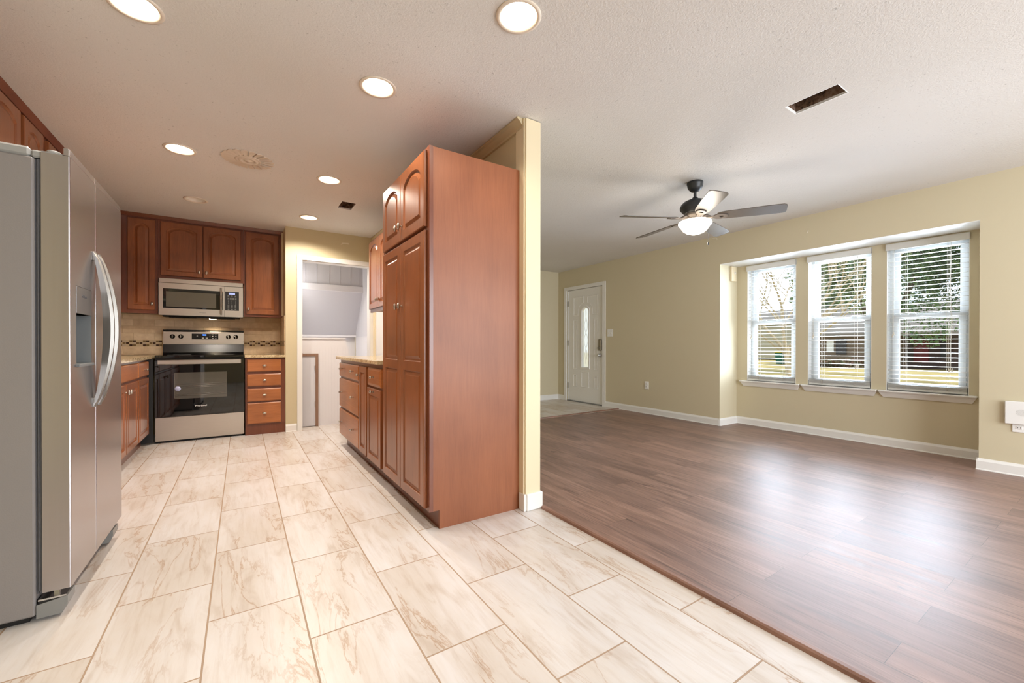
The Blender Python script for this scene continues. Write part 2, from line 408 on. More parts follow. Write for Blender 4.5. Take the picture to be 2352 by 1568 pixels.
        if parent is not None:
            o.parent = parent
            if parent.parent is None: o['_w'] = tuple(parent.location)
            else: o['_w'] = tuple(parent['_w'])
        elif base is not None: o.location = base; o['_w'] = tuple(base)
        else: o['_w'] = (0, 0, 0)
        if kind: o['kind'] = kind
        return o
def B(*a, c=0): return MB().box(*a, c=c)
def thing(name, label, cat, loc, group=None):
    o = bpy.data.objects.new(name, None); COL.objects.link(o); o.location = loc; o.empty_display_size = .1
    o['label'] = label; o['category'] = cat
    if group: o['group'] = group
    return o
def tag(o, label, cat, group=None):
    o['label'] = label; o['category'] = cat
    if group: o['group'] = group
    return o
def S(name, mb, mat, parent=None, label=None):
    o = mb.build(name, mat, parent, kind=None if parent else 'structure')
    if label: o['label'] = label
    return o
def circle(cx, cy, r, n=28): return [(cx+r*math.cos(2*PI*k/n), cy+r*math.sin(2*PI*k/n)) for k in range(n)]
def rect(a, b, c, d): return [(a, c), (b, c), (b, d), (a, d)]

# ------------------------------------------------------------------ room shell
XL, XR, YN, YB = -1.39, 5.13, -2.6, 6.24      # left wall, window wall, wall behind camera, stove wall
XF0, XF1 = 1.475, 1.585                        # partition between kitchen and living room
YK = 5.58                                      # kitchen wall with the doorway
YF = 6.22                                      # entry end wall
BX, BY0, BY1, BZ = 5.53, .76, 2.99, 2.073      # bay recess
ident = lambda u, v, t: (u, v, t)

cans = [(.999, 1.481), (-.371, 2.31), (.627, 2.307), (-.371, 3.815), (.627, 3.820), (.624, 5.062), (-.371, 5.052)]
vents = [((2.695, 2.836, .914, 1.178), .12), ((.822, .962, 4.31, 4.55), .16)]
mb = MB()
holes = [circle(x, y, .083, 28) for x, y in cans] + [rect(*v[0]) for v in vents]
mb.plate(rect(XL-.15, BX+.3, YN-.15, 8.2), holes, ident, H, H+.012)
S('ceiling', mb, 'ceiling')
S('ceiling', B(XL-.15, BX+.3, YN-.15, 8.2, 2.75, 2.85), 'white')     # unseen roof slab added above to block sky light leaks

S('floor', MB().box(XL, 1.585, YN, YB+.9, -.06, 0), 'tile')
S('floor', MB().box(1.585, XR+.12, YN, 4.62, -.06, .004).box(XR+.12, BX+.1, BY0-.1, BY1+.1, -.06, .004), 'plank')
fm = MB(); fm.loft([[(1.585, 4.62, -.05), (1.585, 4.62, .003), (1.585, YF+.1, .003), (1.585, YF+.1, -.05)], [(XR+.1, 4.62, -.05), (XR+.1, 4.62, .003), (XR+.1, YF+.1, .003), (XR+.1, YF+.1, -.05)]], True, True, True)
S('floor', fm, 'tile2')

fy = lambda y0: (lambda u, v, t: (u, y0+t, v))      # plate in XZ
fx = lambda x0: (lambda u, v, t: (x0+t, u, v))      # plate in YZ
S('wall_left', B(XL-.12, XL, YN, YB+.1, 0, H), 'wall')
S('wall_stove', B(XL, .56, YB, YB+.1, 0, H), 'wall')
S('wall_recess', B(.435, .56, YK, YB, 0, H), 'wall')
# kitchen wall with doorway (opening X .61-1.41)
m = MB(); m.plate([(.56, 0), (.61, 0), (.61, 2.06), (1.41, 2.06), (1.41, 0), (1.475, 0), (1.475, H), (.56, H)], [], fy(YK), 0, .12)
S('wall_kitchen', m, 'wall')
S('wall_partition', B(XF0, XF1, 2.12, 8.0, 0, H), 'wall')
S('wall_entry', B(XF1, XR, YF, YF+.12, 0, H), 'wall_lr')
# window wall with front door opening and bay opening
m = MB(); m.plate([(YN, 0), (BY0, 0), (BY0, BZ), (BY1, BZ), (BY1, 0), (5.03, 0), (5.03, 2.05), (5.95, 2.05), (5.95, 0), (YF+.12, 0), (YF+.12, H), (YN, H)], [], fx(XR), 0, .15)
S('wall_window', m, 'wall_lr')
WIN = [(2.285, 2.852), (1.578, 2.160), (.880, 1.458)]
WZ0, WZ1 = .578, 2.055
m = MB(); m.plate(rect(BY0-.1, BY1+.1, 0, BZ+.1), [rect(a, b, WZ0, WZ1) for a, b in WIN], fx(BX), 0, .15)
S('wall_bay', m, 'wall_lr')
S('wall_bay_left', B(XR+.15, BX, BY1, BY1+.1, 0, BZ+.1), 'wall_lr'); S('wall_bay_right', B(XR+.15, BX, BY0-.1, BY0, 0, BZ+.1), 'wall_lr')
S('wall_bay_soffit', B(XR+.15, BX, BY0, BY1, BZ, BZ+.1), 'white')
S('trim_bay', B(XR+.0005, XR+.15, BY0, BY1, BZ-.003, BZ), 'white')
# wall behind the camera, wide opening added to let the fill light in
m = MB(); m.plate([(XL, 0), (1.55, 0), (1.55, 2.25), (4.95, 2.25), (4.95, 0), (XR, 0), (XR, H), (XL, H)], [], fy(YN), -.12, 0)
S('wall_behind', m, 'wall')

# partition end: drywall corner and casing strips
S('trim_partition_end', MB().box(1.464, 1.476, 2.113, 2.20, .1, H-.004).box(1.4735, 1.5865, 2.100, 2.12, .1, H-.004, c=.003), 'jamb')
# crown strip along partition over the pantry
m = MB(); prof = [(0, 0), (-.05, 0), (-.05, -.01), (-.036, -.018), (-.022, -.034), (-.012, -.044), (-.012, -.058), (0, -.062)]
m.loft([[(XF0+p, y, H-.001+q) for p, q in prof] for y in (2.125, YK)], True, True, True)
S('trim_crown', m, P('khaki crown', (200, 184, 150), .5))

# baseboards
def baseboard(name, p0, p1, nx, ny, h=.092, t=.014, z0=0.0):
    prof = [(0, z0), (t+.004, z0), (t+.004, z0+.006), (t, z0+.012), (t, z0+h-.022), (t*.45, z0+h-.006), (t*.3, z0+h), (0, z0+h)]
    m = MB(); m.loft([[(p[0]+nx*a, p[1]+ny*a, b) for a, b in prof] for p in (p0, p1)], True, True, True)
    return S(name, m, 'white')
e = .0008
baseboard('baseboard_window_wall', (XR-e, 4.985), (XR-e, BY1-.002), -1, 0, z0=.004)
baseboard('baseboard_bay_left', (XR-.012, BY1-e), (BX, BY1-e), 0, -1, z0=.004)
baseboard('baseboard_bay', (BX-e, BY1), (BX-e, BY0), -1, 0, z0=.004)
baseboard('baseboard_bay_right', (XR-.012, BY0+e), (BX, BY0+e), 0, 1, z0=.004)
baseboard('baseboard_right', (XR-e, BY0+.012), (XR-e, YN), -1, 0, h=.095, z0=.004)
baseboard('baseboard_entry', (XF1, YF-e), (XR, YF-e), 0, -1, z0=.003)
baseboard('baseboard_entry_corner', (XR-e, YF), (XR-e, 6.03), -1, 0, z0=.003)
S('baseboard_partition', MB().box(1.458, 1.475, 2.096, 2.155, 0, .105, c=.003).box(1.4735, 1.598, 2.086, 2.113, 0, .105, c=.006), 'white')
baseboard('baseboard_partition_side', (XF1+e, 2.1), (XF1+e, YF), 1, 0, h=.1, z0=.004)
baseboard('baseboard_kitchen', (.435, YK-e), (.553, YK-e), 0, -1)

# threshold strips
m = MB(); pr = [(0, 0), (.004, .012), (.014, .016), (.036, .013), (.046, .0045), (.046, 0)]
m.loft([[(1.578+a, y, b) for a, b in pr] for y in (YN+.01, 2.085)], True, True, True)
S('trim_threshold', m, wood_mat('threshold wood', (96, 66, 52), (132, 96, 80), (156, 120, 104), axis='Y', rough=.55, coat=0))
m = MB(); m.loft([[(x, 4.60+(x-1.6)*.02+a-.01, b+.003) for a, b in pr] for x in (1.6, XR-.02)], True, True, True)
S('trim_threshold_entry', m, wood_mat('threshold wood entry', (96, 66, 52), (128, 92, 76), (150, 114, 98), axis='X', rough=.3))

# kitchen doorway casing
def casing(name, u0, u1, ztop, fn, wd=.055, th=.016, mat='white', zb=0.0):
    m = MB(); m.plate([(u0, zb), (u0+wd, zb), (u0+wd, ztop-wd), (u1-wd, ztop-wd), (u1-wd, zb), (u1, zb), (u1, ztop), (u0, ztop)], [], fn, 0, th)
    return S(name, m, mat)
casing('trim_doorway', .557, 1.468, 2.117, lambda u, v, t: (u, YK-e-t, v), wd=.056)
S('trim_doorway_jamb', MB().box(.605, .613, YK, YK+.12, 0, 2.06).box(1.405, 1.411, YK, YK+.12, 0, 2.06).box(.605, 1.411, YK, YK+.12, 2.054, 2.061), 'white')
casing('trim_front_door', 4.978, 6.028, 2.118, lambda u, v, t: (XR-e-t, u, v), wd=.062, zb=.003)

# area under the stairs seen through the kitchen doorway
S('floor', B(.56, 1.475, YB+.9, 8.0, -.06, 0), 'tile')
S('wall_understair_left', B(.44, .56, YB+.1, 8.0, 0, H), 'grey_panel')
m = MB().box(.56, XF0, 6.20, 6.24, 1.872, H+.2)
for x in (.60, .72, .86, 1.02, 1.16, 1.30, 1.42): m.box(x-.002, x+.002, 6.196, 6.20, 1.872, H)
S('wall_understair_upper', m, 'grey_panel')
S('trim_stair_beam', B(.56, XF0, 6.17, 6.24, 1.785, 1.872, c=.004), 'beadboard')
m = MB(); m.loft([[(x, 6.20, 1.785), (x, 6.66, 1.185), (x, 6.70, 1.185), (x, 6.24, 1.785)] for x in (.56, XF0)], True, True, True)
S('wall_stair_soffit', m, 'grey_panel')
S('wall_understair_right', B(1.466, 1.4745, YK+.13, 6.62, 1.156, H-.01), 'grey_panel')
S('trim_stair_ledge', B(.56, XF0, 6.63, 6.72, 1.155, 1.185), 'beadboard')
S('wall_understair_back', B(.56, XF0, 6.72, 6.76, 0, 1.185), 'beadboard')
m = MB(); m.plate([(.56, 0), (1.31, 0), (1.205, .88), (1.15, 1.105), (.56, 1.125)], [], fy(5.80), 0, .05)
for k in range(14):
    x = .84 + k*.035
    m.box(x-.0012, x+.0012, 5.7985, 5.80, .02, 1.0)
S('wall_understair_knee', m, 'beadboard')
S('trim_knee_cap', B(.56, 1.15, 5.79, 5.86, 1.108, 1.128), 'beadboard')
S('wall_stairwell_side', MB().box(1.462, 1.4745, YK+.13, 6.62, 0, 1.145).box(1.458, 1.4745, YK+.13, 6.62, 1.145, 1.155), 'beadboard')
t_ = thing('access_door', 'low white access door in a brown wood frame under the stairs', 'door', (.70, 5.79, 0))
MB().box(.784, .817, 5.765, 5.798, 0, .925).box(.60, .784, 5.765, 5.798, .89, .925).build('door_frame', 'brown_trim', t_)
d_ = B(.60, .784, 5.775, 5.797, .01, .89).build('door_panel', 'grey_panel', t_)
for z in (.25, .70): B(.776, .788, 5.768, 5.776, z, z+.07).build('hinge', 'nickel', d_)
MB().tube([(.60, 5.74, .80), (.625, 5.70, .93)], .012).build('bracket', 'brown_trim', t_)
lamp('stairwell_fill', 'POINT', (1.0, 7.2, 2.3), 3, (.95, .95, 1.0), shadow_soft_size=.15)  # unseen lamp added to fill the stairwell
lamp('hall_fill', 'AREA', (.575, 6.0, 1.35), 4.2, (1.0, .98, .96), rot=(0, math.radians(-90), 0), shape='RECTANGLE', size=1.5, size_y=.3)  # unseen area light added to brighten the stair soffit

# cupboard wall section / white door on the partition, seen between counter and upper cabinets
S('trim_partition_casing', MB().box(1.455, 1.4745, 5.47, 5.50, 0, 2.06).box(1.448, 1.4745, 5.50, 5.565, 0, 2.06, c=.004), 'jamb')
m = MB().box(1.462, 1.4745, 4.63, 5.465, .01, 2.03, c=.003)
S('door_1', m, 'white')

# ------------------------------------------------------------------ bay windows
CAS = 'white_gloss'
for wi, (a, b) in enumerate(WIN):
    xf = BX+.085
    m = MB(); fr = .035
    m.plate(rect(a, b, WZ0, WZ1), [rect(a+fr, b-fr, WZ0+fr, WZ1-fr)], fx(xf), 0, .06)
    wobj = S('window_%d' % (wi+1), m, CAS, label=('leftmost', 'middle', 'rightmost')[wi] + ' white double-hung window in the bay')
    mid = 1.315
    for nm, z0, z1, x0, sb in (('lower_sash', WZ0+fr, mid+.03, xf-.012, .045), ('upper_sash', mid-.005, WZ1-fr, xf+.022, .042)):
        s_ = MB(); s_.plate(rect(a+fr-.004, b-fr+.004, z0, z1), [rect(a+fr+sb, b-fr-sb, z0+sb, z1-sb)], fx(x0), 0, .03)
        so = s_.build(nm, CAS, wobj)
        MB().quad([(x0+.014, a+fr+sb, z0+sb), (x0+.014, b-fr-sb, z0+sb), (x0+.014, b-fr-sb, z1-sb), (x0+.014, a+fr+sb, z1-sb)]).build('pane', 'glass', so)
        if nm == 'lower_sash':
            for q in (.3, .7):
                y = a + (b-a)*q
                MB().lathe(x0+.012, y, [(0, z1), (.022, z1), (.022, z1+.012), (.012, z1+.018), (0, z1+.018)], 14).box(x0-.004, x0+.02, y-.03, y+.012, z1+.002, z1+.012, c=.002).build('sash_lock', CAS, so)
    # reveal boards
    rv = MB().box(BX, xf, a, a+.004, WZ0, WZ1).box(BX, xf, b-.004, b, WZ0, WZ1).box(BX, xf, a, b, WZ1-.004, WZ1)
    rv.build('window_reveal', 'white', wobj)
    # stool and apron
    ya, yb = a-.055, b+.055
    if wi == 0: yb = b+.075
    m = MB().box(BX-.052, xf, a+.001, b-.001, WZ0-.018, WZ0+.001).box(BX-.055, BX-.0005, ya, yb, WZ0-.018, WZ0+.001, c=.005)
    ap = [(ya+.004, WZ0-.018), (yb-.004, WZ0-.018), (yb-.034, WZ0-.072), (ya+.034, WZ0-.072)]
    m.plate(ap, [], lambda u, v, t: (BX-.0006-t*(1 if v > WZ0-.03 else .35), u, v), 0, .04)
    m.build('window_sill', 'white', wobj)

# blinds
def blind(wi, a, b, tilt_low, label):
    t_ = thing('window_blind', label, 'blind', (BX+.02, (a+b)/2, WZ1), 'white slatted blinds in the bay windows')
    y0, y1 = a+.012, b-.010
    xc = BX+.030
    B(xc-.03, xc+.03, y0, y1, WZ1-.045, WZ1-.006, c=.003).build('headrail', 'blind', t_)
    va = MB().box(BX-.022, BX-.006, a-.004, b+.004, WZ1-.060, WZ1+.006, c=.003)
    for yy in (a-.004, b): va.box(BX-.022, BX+.0, yy, yy+.004, WZ1-.058, WZ1+.004)
    va.build('valance', 'blind', t_)
    m = MB(); zt, zb = WZ1-.085, WZ0+.075; n = 31
    zs = [zt-(zt-zb)*k/(n-1) for k in range(n)]
    for k, z in enumerate(zs):
        tl = math.radians(1.5 + (8 if k > n-5 and wi == 2 else 0))
        dx, dz = .025*math.cos(tl), .025*math.sin(tl)
        m.loft([[(xc-dx, y, z-dz-.0012), (xc-dx, y, z-dz+.0012), (xc, y, z+.004), (xc+dx, y, z+dz+.0012), (xc+dx, y, z+dz-.0012), (xc, y, z+.0012)] for y in (y0, y1)], True, True, True)
    m.build('slats', 'blind', t_)
    m = MB()
    for k in range(5): m.box(xc-.026, xc+.026, y0+.001, y1-.001, WZ0+.028+k*.0075, WZ0+.032+k*.0075)
    m.box(xc-.026, xc+.026, y0, y1, WZ0+.006, WZ0+.026, c=.003)
    m.build('bottom_rail', 'blind', t_)
    for q in (.17, .50, .83) if wi < 0 else (.24, .76):
        y = a+(b-a)*q
        m = MB()
        for x in (xc-.027, xc+.027): m.tube([(x, y-.006, WZ1-.045), (x, y-.006, WZ0+.02)], .0009, 4)
        m.tube([(xc-.027, y+.006, WZ1-.045), (xc-.027, y+.006, WZ0+.02)], .0009, 4)
        m.build('ladder_cord', 'cord', t_)
    # lift cord with tassels near the camera side, tilt cord on the other
    def tassel(m, x, y, z):
        m.lathe(x, y, [(0, z+.03), (.004, z+.028), (.004, z+.012), (.009, z), (.009, z-.004), (0, z-.004)], 10)
    yl = a+(b-a)*.20; zl = {0: 1.27, 1: .80, 2: .80}[wi]
    m = MB(); x = xc-.034
    m.tube([(x, yl, WZ1-.05), (x-.002, yl+.004, 1.6), (x, yl, 1.42)], .0018, 5)
    if wi == 2:
        m.tube([(x, yl, 1.42), (x-.004, yl+.014, 1.22), (x, yl+.004, 1.04), (x, yl+.002, zl+.02)], .0013, 5)
        m.tube([(x, yl, 1.42), (x-.002, yl-.012, 1.22), (x, yl+.002, 1.04)], .0013, 5)
        m.tube([(x, yl, 1.42), (x, yl, zl+.02)], .0012, 5)
    else:
        m.tube([(x, yl, 1.42), (x, yl+.002, zl+.02)], .0016, 5)
    for dy in (-.010, .004, .014): tassel(m, x, yl+dy, zl-abs(dy)*.8)
    m.build('lift_cord', 'cord', t_)
    yl2 = b-(b-a)*.10; m = MB()
    for dy, z in ((0, 1.14), (.008, 1.12)):
        m.tube([(x, yl2+dy, WZ1-.05), (x, yl2+dy, z+.02)], .0010, 4); tassel(m, x, yl2+dy, z)
    m.build('tilt_cord', 'cord', t_)
blind(0, *WIN[0], 0, 'white slatted blind in the leftmost bay window, lift cord ending at mid height')
blind(1, *WIN[1], 0, 'white slatted blind in the middle bay window')
blind(2, *WIN[2], 0, 'white slatted blind in the rightmost bay window, nearest the wall plate')

for side, yy, lab in ((1, BY1, 'white valance bracket on the left side wall of the bay'), (-1, BY0, 'white valance bracket on the right side wall of the bay')):
    t_ = thing('valance_bracket', lab, 'bracket', (5.42, yy, 1.87))
    ya = sorted((yy-side*.0008, yy-side*.028))
    if side > 0:
        m = B(5.36, 5.47, *ya, 1.875, BZ-.004, c=.004)
        m.build('bracket_plate', 'jamb', t_)
        MB().lathe(5.43, 1.985, [(0, ya[0]-.006), (.018, ya[0]-.006), (.018, ya[0]+.002)], 16, axis='Y', cap0=False).build('socket', 'cord', t_)
    else:
        B(5.30, 5.42, *ya, 1.80, BZ-.03, c=.004).build('bracket_plate', 'jamb', t_)

# ------------------------------------------------------------------ front door
t_ = S('door_2', MB(), 'white')
bpy.data.objects.remove(t_)
D0, D1, DZ = 5.036, 5.940, 2.048
arch = [(5.402, .646), (5.566, .646), (5.566, 1.628)] + [(5.484+.082*math.cos(a), 1.628+.082*math.sin(a)) for a in [PI*k/14 for k in range(1, 14)]] + [(5.402, 1.628)]
m = MB(); m.plate(rect(D0, D1, .022, DZ), [arch], fx(XR+.012), 0, .042)
def ringrect(m, a, b, c, d, w_=.014, h_=.005, x=XR+.012):
    rings = []
    for ins, hh in ((0, 0), (w_*.4, h_), (w_*.7, h_), (w_, 0)):
        rings.append([(x-hh, u, v) for u, v in rect(a+ins, b-ins, c+ins, d-ins)])
    m.loft(rings, True)
def ringpoly(m, pts, w_=.02, h_=.01, x=XR+.012, cu=0, cv=0):
    rings = []
    for k, hh in ((1.0, 0), (.97, h_), (.93, h_), (.90, 0)):
        rings.append([(x-hh, cu+(u-cu)*(1+(k-1)*2.5), cv+(v-cv)*k) for u, v in pts])
    m.loft(rings, True)
for a, b, c, d in ((5.70, 5.80, .60, 1.50), (5.17, 5.27, .60, 1.50), (5.70, 5.80, .28, .50), (5.17, 5.27, .28, .50), (5.385, 5.585, .28, .56)): ringrect(m, a, b, c, d)
def lpanel(s):
    c = 5.485
    pts = [(c+s*.315, 1.57), (c+s*.315, 1.92), (c+s*.05, 1.92), (c+s*.05, 1.80)] + [(c+s*(.05+.14*math.sin(q)), 1.62+.18*math.cos(q)) for q in (.5, .9, 1.3)] + [(c+s*.19, 1.57)]
    n = len(pts); cu = sum(p[0] for p in pts)/n; cv = sum(p[1] for p in pts)/n; rings = []
    for k, hh in ((1.0, 0), (.96, .005), (.91, .005), (.87, 0)): rings.append([(XR+.012-hh, cu+(u-cu)*k, cv+(v-cv)*k) for u, v in pts])
    m.loft(rings, True)
lpanel(1); lpanel(-1)
# raised frame around the glass
rings = []
for k, hh in ((1.42, 0), (1.36, .012), (1.1, .012), (1.0, .002)):
    rings.append([(XR+.012-hh, 5.484+(u-5.484)*k, 1.178+(v-1.178)*(1+(k-1)*.16)) for u, v in arch])
m.loft(rings, True)
door = S('door_2', m, 'white', label='white front door with arched glass')
gm = MB(); gm.plate(arch, [], fx(XR+.034), 0, 0); gp = gm.build('door_glass', 'frosted', door)
m = MB()
def wv(ph): return [(XR+.030, 5.484+.05*math.sin(ph+k*.55)*math.sin(PI*k/20), .70+k*.049) for k in range(21)]
for ph in (0, PI): m.tube(wv(ph), .0022, 5)
m.tube([(XR+.030, 5.412, .65), (XR+.030, 5.412, 1.63)], .002, 4); m.tube([(XR+.030, 5.556, .65), (XR+.030, 5.556, 1.63)], .002, 4)
m.build('glass_leading', 'nickel', gp)
for z in (.24, 1.03, 1.76): MB().box(XR-.006, XR+.013, D1-.004, D1+.012, z, z+.10).build('hinge', 'chrome', door)
m = MB().box(XR-.022, XR+.011, 5.075, 5.135, .945, 1.14, c=.008); lk = m.build('door_lock', 'bronze_lock', door)
MB().lathe(5.105, .99, [(0, XR-.04), (.012, XR-.04), (.016, XR-.022)], 14, axis='X').box(XR-.045, XR-.036, 5.085, 5.145, .985, .997, c=.002).build('lock_turn', 'bronze_lock', lk)
MB().lathe(5.108, .868, [(0, XR-.062), (.018, XR-.060), (.027, XR-.045), (.024, XR-.028), (.011, XR-.018), (.012, XR-.004), (.032, XR-.002), (.032, XR+.011)], 20, axis='X').build('door_knob', 'chrome', door)
S('door_2_sill', B(XR-.01, XR+.16, D0-.004, D1+.008, .003, .02), 'fridge_grey').name = 'trim_door_sill'
S('trim_front_door_jamb', MB().box(XR, XR+.15, 5.03, 5.036, 0, 2.05).box(XR, XR+.15, 5.942, 5.95, 0, 2.05).box(XR, XR+.15, 5.03, 5.95, 2.048, 2.055), 'white')

# wall plates
t_ = thing('light_switch', 'white double switch plate on the wall right of the front door', 'switch', (XR, 4.872, 1.24))
B(XR-.008, XR-e, 4.812, 4.932, 1.182, 1.302, c=.003).build('switch_plate', 'outlet', t_)
for y in (4.848, 4.896): B(XR-.016, XR-.007, y-.005, y+.005, 1.228, 1.252, c=.002).build('switch_toggle', 'cord', t_)
def outlet(y, z, label, plate=(.038, .058)):
    t_ = thing('power_outlet', label, 'outlet', (XR, y, z))
    B(XR-.007, XR-e, y-plate[0], y+plate[0], z-plate[1], z+plate[1], c=.003).build('outlet_plate', 'outlet', t_)
    for dz in (-.021, .021):
        m = MB().box(XR-.010, XR-.006, y-.017, y+.017, z+dz-.014, z+dz+.014, c=.003); so = m.build('socket', 'white', t_)
        MB().box(XR-.0108, XR-.0098, y-.009, y-.006, z+dz-.004, z+dz+.006).box(XR-.0108, XR-.0098, y+.006, y+.009, z+dz-.004, z+dz+.006).build('slot', 'slot', so)
outlet(4.13, .432, 'small white power outlet low on the wall between front door and bay')
outlet(.545, .405, 'white power outlet low at the right edge, partly under a square plate')
t_ = thing('wall_device', 'square white plastic plate with a dotted pattern on the right wall', 'wall plate', (XR, .53, .50))
B(XR-.030, XR-.012, .435, .618, .412, .592, c=.004).build('cover', 'outlet', t_)
m = MB()
for r in range(1, 7):
    for k in range(r*6):
        a = 2*PI*k/(r*6); y, z = .53+r*.005*math.cos(a), .505+r*.004*math.sin(a)
        m.lathe(y, z, [(0, XR-.0306), (.0011, XR-.0306), (.0011, XR-.0298)], 5, axis='X')
m.build('vent_dots', 'button', t_)
# ceiling patches, small hole in wall
for (x, y, w_, l_) in ((1.05, YK, .09, .02),):
    MB().plate([(x, 2.30), (x+.05, 2.32), (x+.10, 2.315), (x+.095, 2.335), (x+.02, 2.33)], [], lambda u, v, t: (u, YK-e-t, v), 0, .001).build('trim_filler_patch', 'patch', kind='structure')
t_ = MB().lathe(2.01, 2.27, [(0, XR-.004), (.007, XR-.004), (.008, XR-e)], 12, axis='X').lathe(2.012, 2.255, [(0, XR-.003), (.005, XR-.003), (.006, XR-e)], 10, axis='X').build('wall_anchor', 'patch', base=(0, 0, 0))
tag(t_, 'small wall anchor above the middle bay window', 'anchor')
m = MB().plate([(3.02, 2.405), (3.04, 2.425), (3.10, 2.428), (3.10, 2.420), (3.045, 2.418), (3.03, 2.39)], [], lambda u, v, t: (XR-e-t, u, v), 0, .002)
S('trim_loose_tape', m, 'patch')

# ------------------------------------------------------------------ ceiling fixtures
def can_light(x, y, lit, label, zup=H+.10):
    t_ = thing('recessed_light', label, 'ceiling light', (x, y, H), 'round recessed kitchen ceiling lights')
    MB().lathe(x, y, [(.083, H+.002), (.098, H-.001), (.096, H-.005), (.084, H-.006), (.078, H-.002), (.077, H+.004)], 40).build('trim_ring', 'ring', t_)
    MB().lathe(x, y, [(.079, H-.001), (.074, H+.03), (.066, H+.065), (.062, zup), (0, zup+.002)], 36).build('baffle', 'baffle', t_)
    if lit:
        MB().lathe(x, y, [(0, H+.028), (.025, H+.030), (.044, H+.038), (.050, H+.050), (.046, H+.066), (.028, H+.09)], 28).build('bulb', 'bulb', t_)
        lamp('recessed_lamp', 'SPOT', (x, y, H+.015), 18 if y < 2 else (30 if y < 3 else 60), (1.0, .89, .76), rot=(0, 0, 0), spot_size=math.radians(150), spot_blend=.5, shadow_soft_size=.05)
labels = ['lit round recessed light, largest, at the top centre above the pantry side',
          'lit round recessed light at the top left, cut by the picture edge',
          'lit round recessed light left of the pantry top, showing its bulb',
          'lit round recessed light left of the round ceiling rosette',
          'lit round recessed light right of the round ceiling rosette',
          'lit round recessed light nearest the doorway, smallest of the lit ones',
          'unlit round recessed light in front of the stove wall cabinets']
for i, (x, y) in enumerate(cans): can_light(x, y, i < 6, labels[i])
# ceiling rosette
t_ = thing('ceiling_rosette', 'round beige pleated rosette vent in the kitchen ceiling', 'ceiling rosette', (.043, 3.74, H))
cx, cy = .043, 3.74
MB().lathe(cx, cy, [(.088, H-.002), (.086, H-.010), (.076, H-.014), (.070, H-.010), (.064, H-.012), (.058, H-.018), (.045, H-.016), (.040, H-.008), (.026, H-.010), (.018, H-.018), (0, H-.020)], 40).build('center_boss', 'plaster', t_)
m = MB()
for k in range(20):
    a0, a1 = 2*PI*k/20+.02, 2*PI*(k+1)/20-.02; am = (a0+a1)/2
    def pt(r, a, z): return (cx+r*math.cos(a), cy+r*math.sin(a), z)
    m.loft([[pt(.086, a0, H-.012), pt(.165, a0, H-.010), pt(.165, a0, H-e), pt(.086, a0, H-e)], [pt(.086, am, H-.008), pt(.172, am, H-.006), pt(.172, am, H-e), pt(.086, am, H-e)], [pt(.086, a1, H-.004), pt(.165, a1, H-.003), pt(.165, a1, H-e), pt(.086, a1, H-e)]], True, True, True)
m.build('petal_ring', 'plaster', t_)
# open duct holes
for (r, dp), lab, nm in zip(vents, ('open rectangular duct hole in the living room ceiling, grille missing', 'small open duct hole in the kitchen ceiling, grille missing'), (1, 2)):
    x0, x1, y0, y1 = r
    t_ = thing('ceiling_duct', lab, 'duct', ((x0+x1)/2, (y0+y1)/2, H))
    m = MB(); g = .0
    for a, b in (((x0, y0), (x1, y0)), ((x1, y0), (x1, y1)), ((x1, y1), (x0, y1)), ((x0, y1), (x0, y0))):
        m.quad([(a[0], a[1], H+.013), (b[0], b[1], H+.013), (b[0], b[1], H+.013+dp), (a[0], a[1], H+.013+dp)])
    m.quad([(x0, y0, H+.013+dp), (x1, y0, H+.013+dp), (x1, y1, H+.013+dp), (x0, y1, H+.013+dp)])
    dm, tt, bb = new_mat('stained duct board'); nn = noise(tt, mapping(tt, (1, 1, 1)), 22, 6, .7)
    tt.links.new(ramp(tt, nn, [(.36, (44, 32, 24)), (.5, (120, 92, 72)), (.68, (150, 130, 118))]), bb.inputs['Base Color']); bb.inputs['Roughness'].default_value = .9
    m.build('duct_box', dm, t_)
    m = MB(); m.plate(rect(x0, x1, y0, y1), [rect(x0+.004, x1-.004, y0+.004, y1-.004)], ident, H-.001, H+.013); m.build('cut_edge', 'white', t_)

# ------------------------------------------------------------------ ceiling fan
fx0, fy0 = 3.285, 2.14
t_ = thing('ceiling_fan', 'five-blade dark ceiling fan with lit glass bowl in the living room', 'ceiling fan', (fx0, fy0, H))
MB().lathe(fx0, fy0, [(.062, H-.0005), (.066, H-.004), (.066, H-.022), (.062, H-.026), (.062, H-.04), (.05, H-.062), (.034, H-.078), (.022, H-.082), (0, H-.082)], 36).build('canopy', 'fan_dark', t_)
MB().lathe(fx0, fy0, [(.0125, H-.078), (.0125, H-.14)], 16).lathe(fx0, fy0, [(.0125, H-.128), (.020, H-.132), (.027, H-.142), (.032, H-.152), (.030, H-.156)], 20).build('downrod', 'fan_dark', t_)
MB().lathe(fx0, fy0, [(0, 2.292), (.032, 2.290), (.06, 2.284), (.09, 2.270), (.112, 2.250), (.122, 2.226), (.122, 2.212), (.116, 2.202), (.108, 2.196), (.108, 2.191), (.100, 2.188), (.100, 2.183), (.092, 2.180), (.092, 2.175), (.084, 2.172), (.078, 2.166), (0, 2.166)], 48).build('motor_housing', 'fan_dark', t_)
MB().lathe(fx0, fy0, [(.078, 2.166), (.080, 2.150), (.070, 2.142), (.058, 2.138), (.058, 2.108), (.062, 2.104), (.050, 2.100), (0, 2.100)], 36).build('switch_housing', 'fan_iron', t_)
MB().lathe(fx0, fy0, [(.052, 2.104), (.118, 2.104), (.132, 2.097), (.136, 2.084), (.130, 2.070), (.120, 2.062), (.114, 2.050), (.098, 2.026), (.072, 2.006), (.040, 1.994), (0, 1.990)], 48).build('glass_bowl', 'globe', t_)
lamp('fan_lamp', 'POINT', (fx0, fy0, 1.92), 6, (1.0, .90, .78), shadow_soft_size=.1)
zb = 2.128
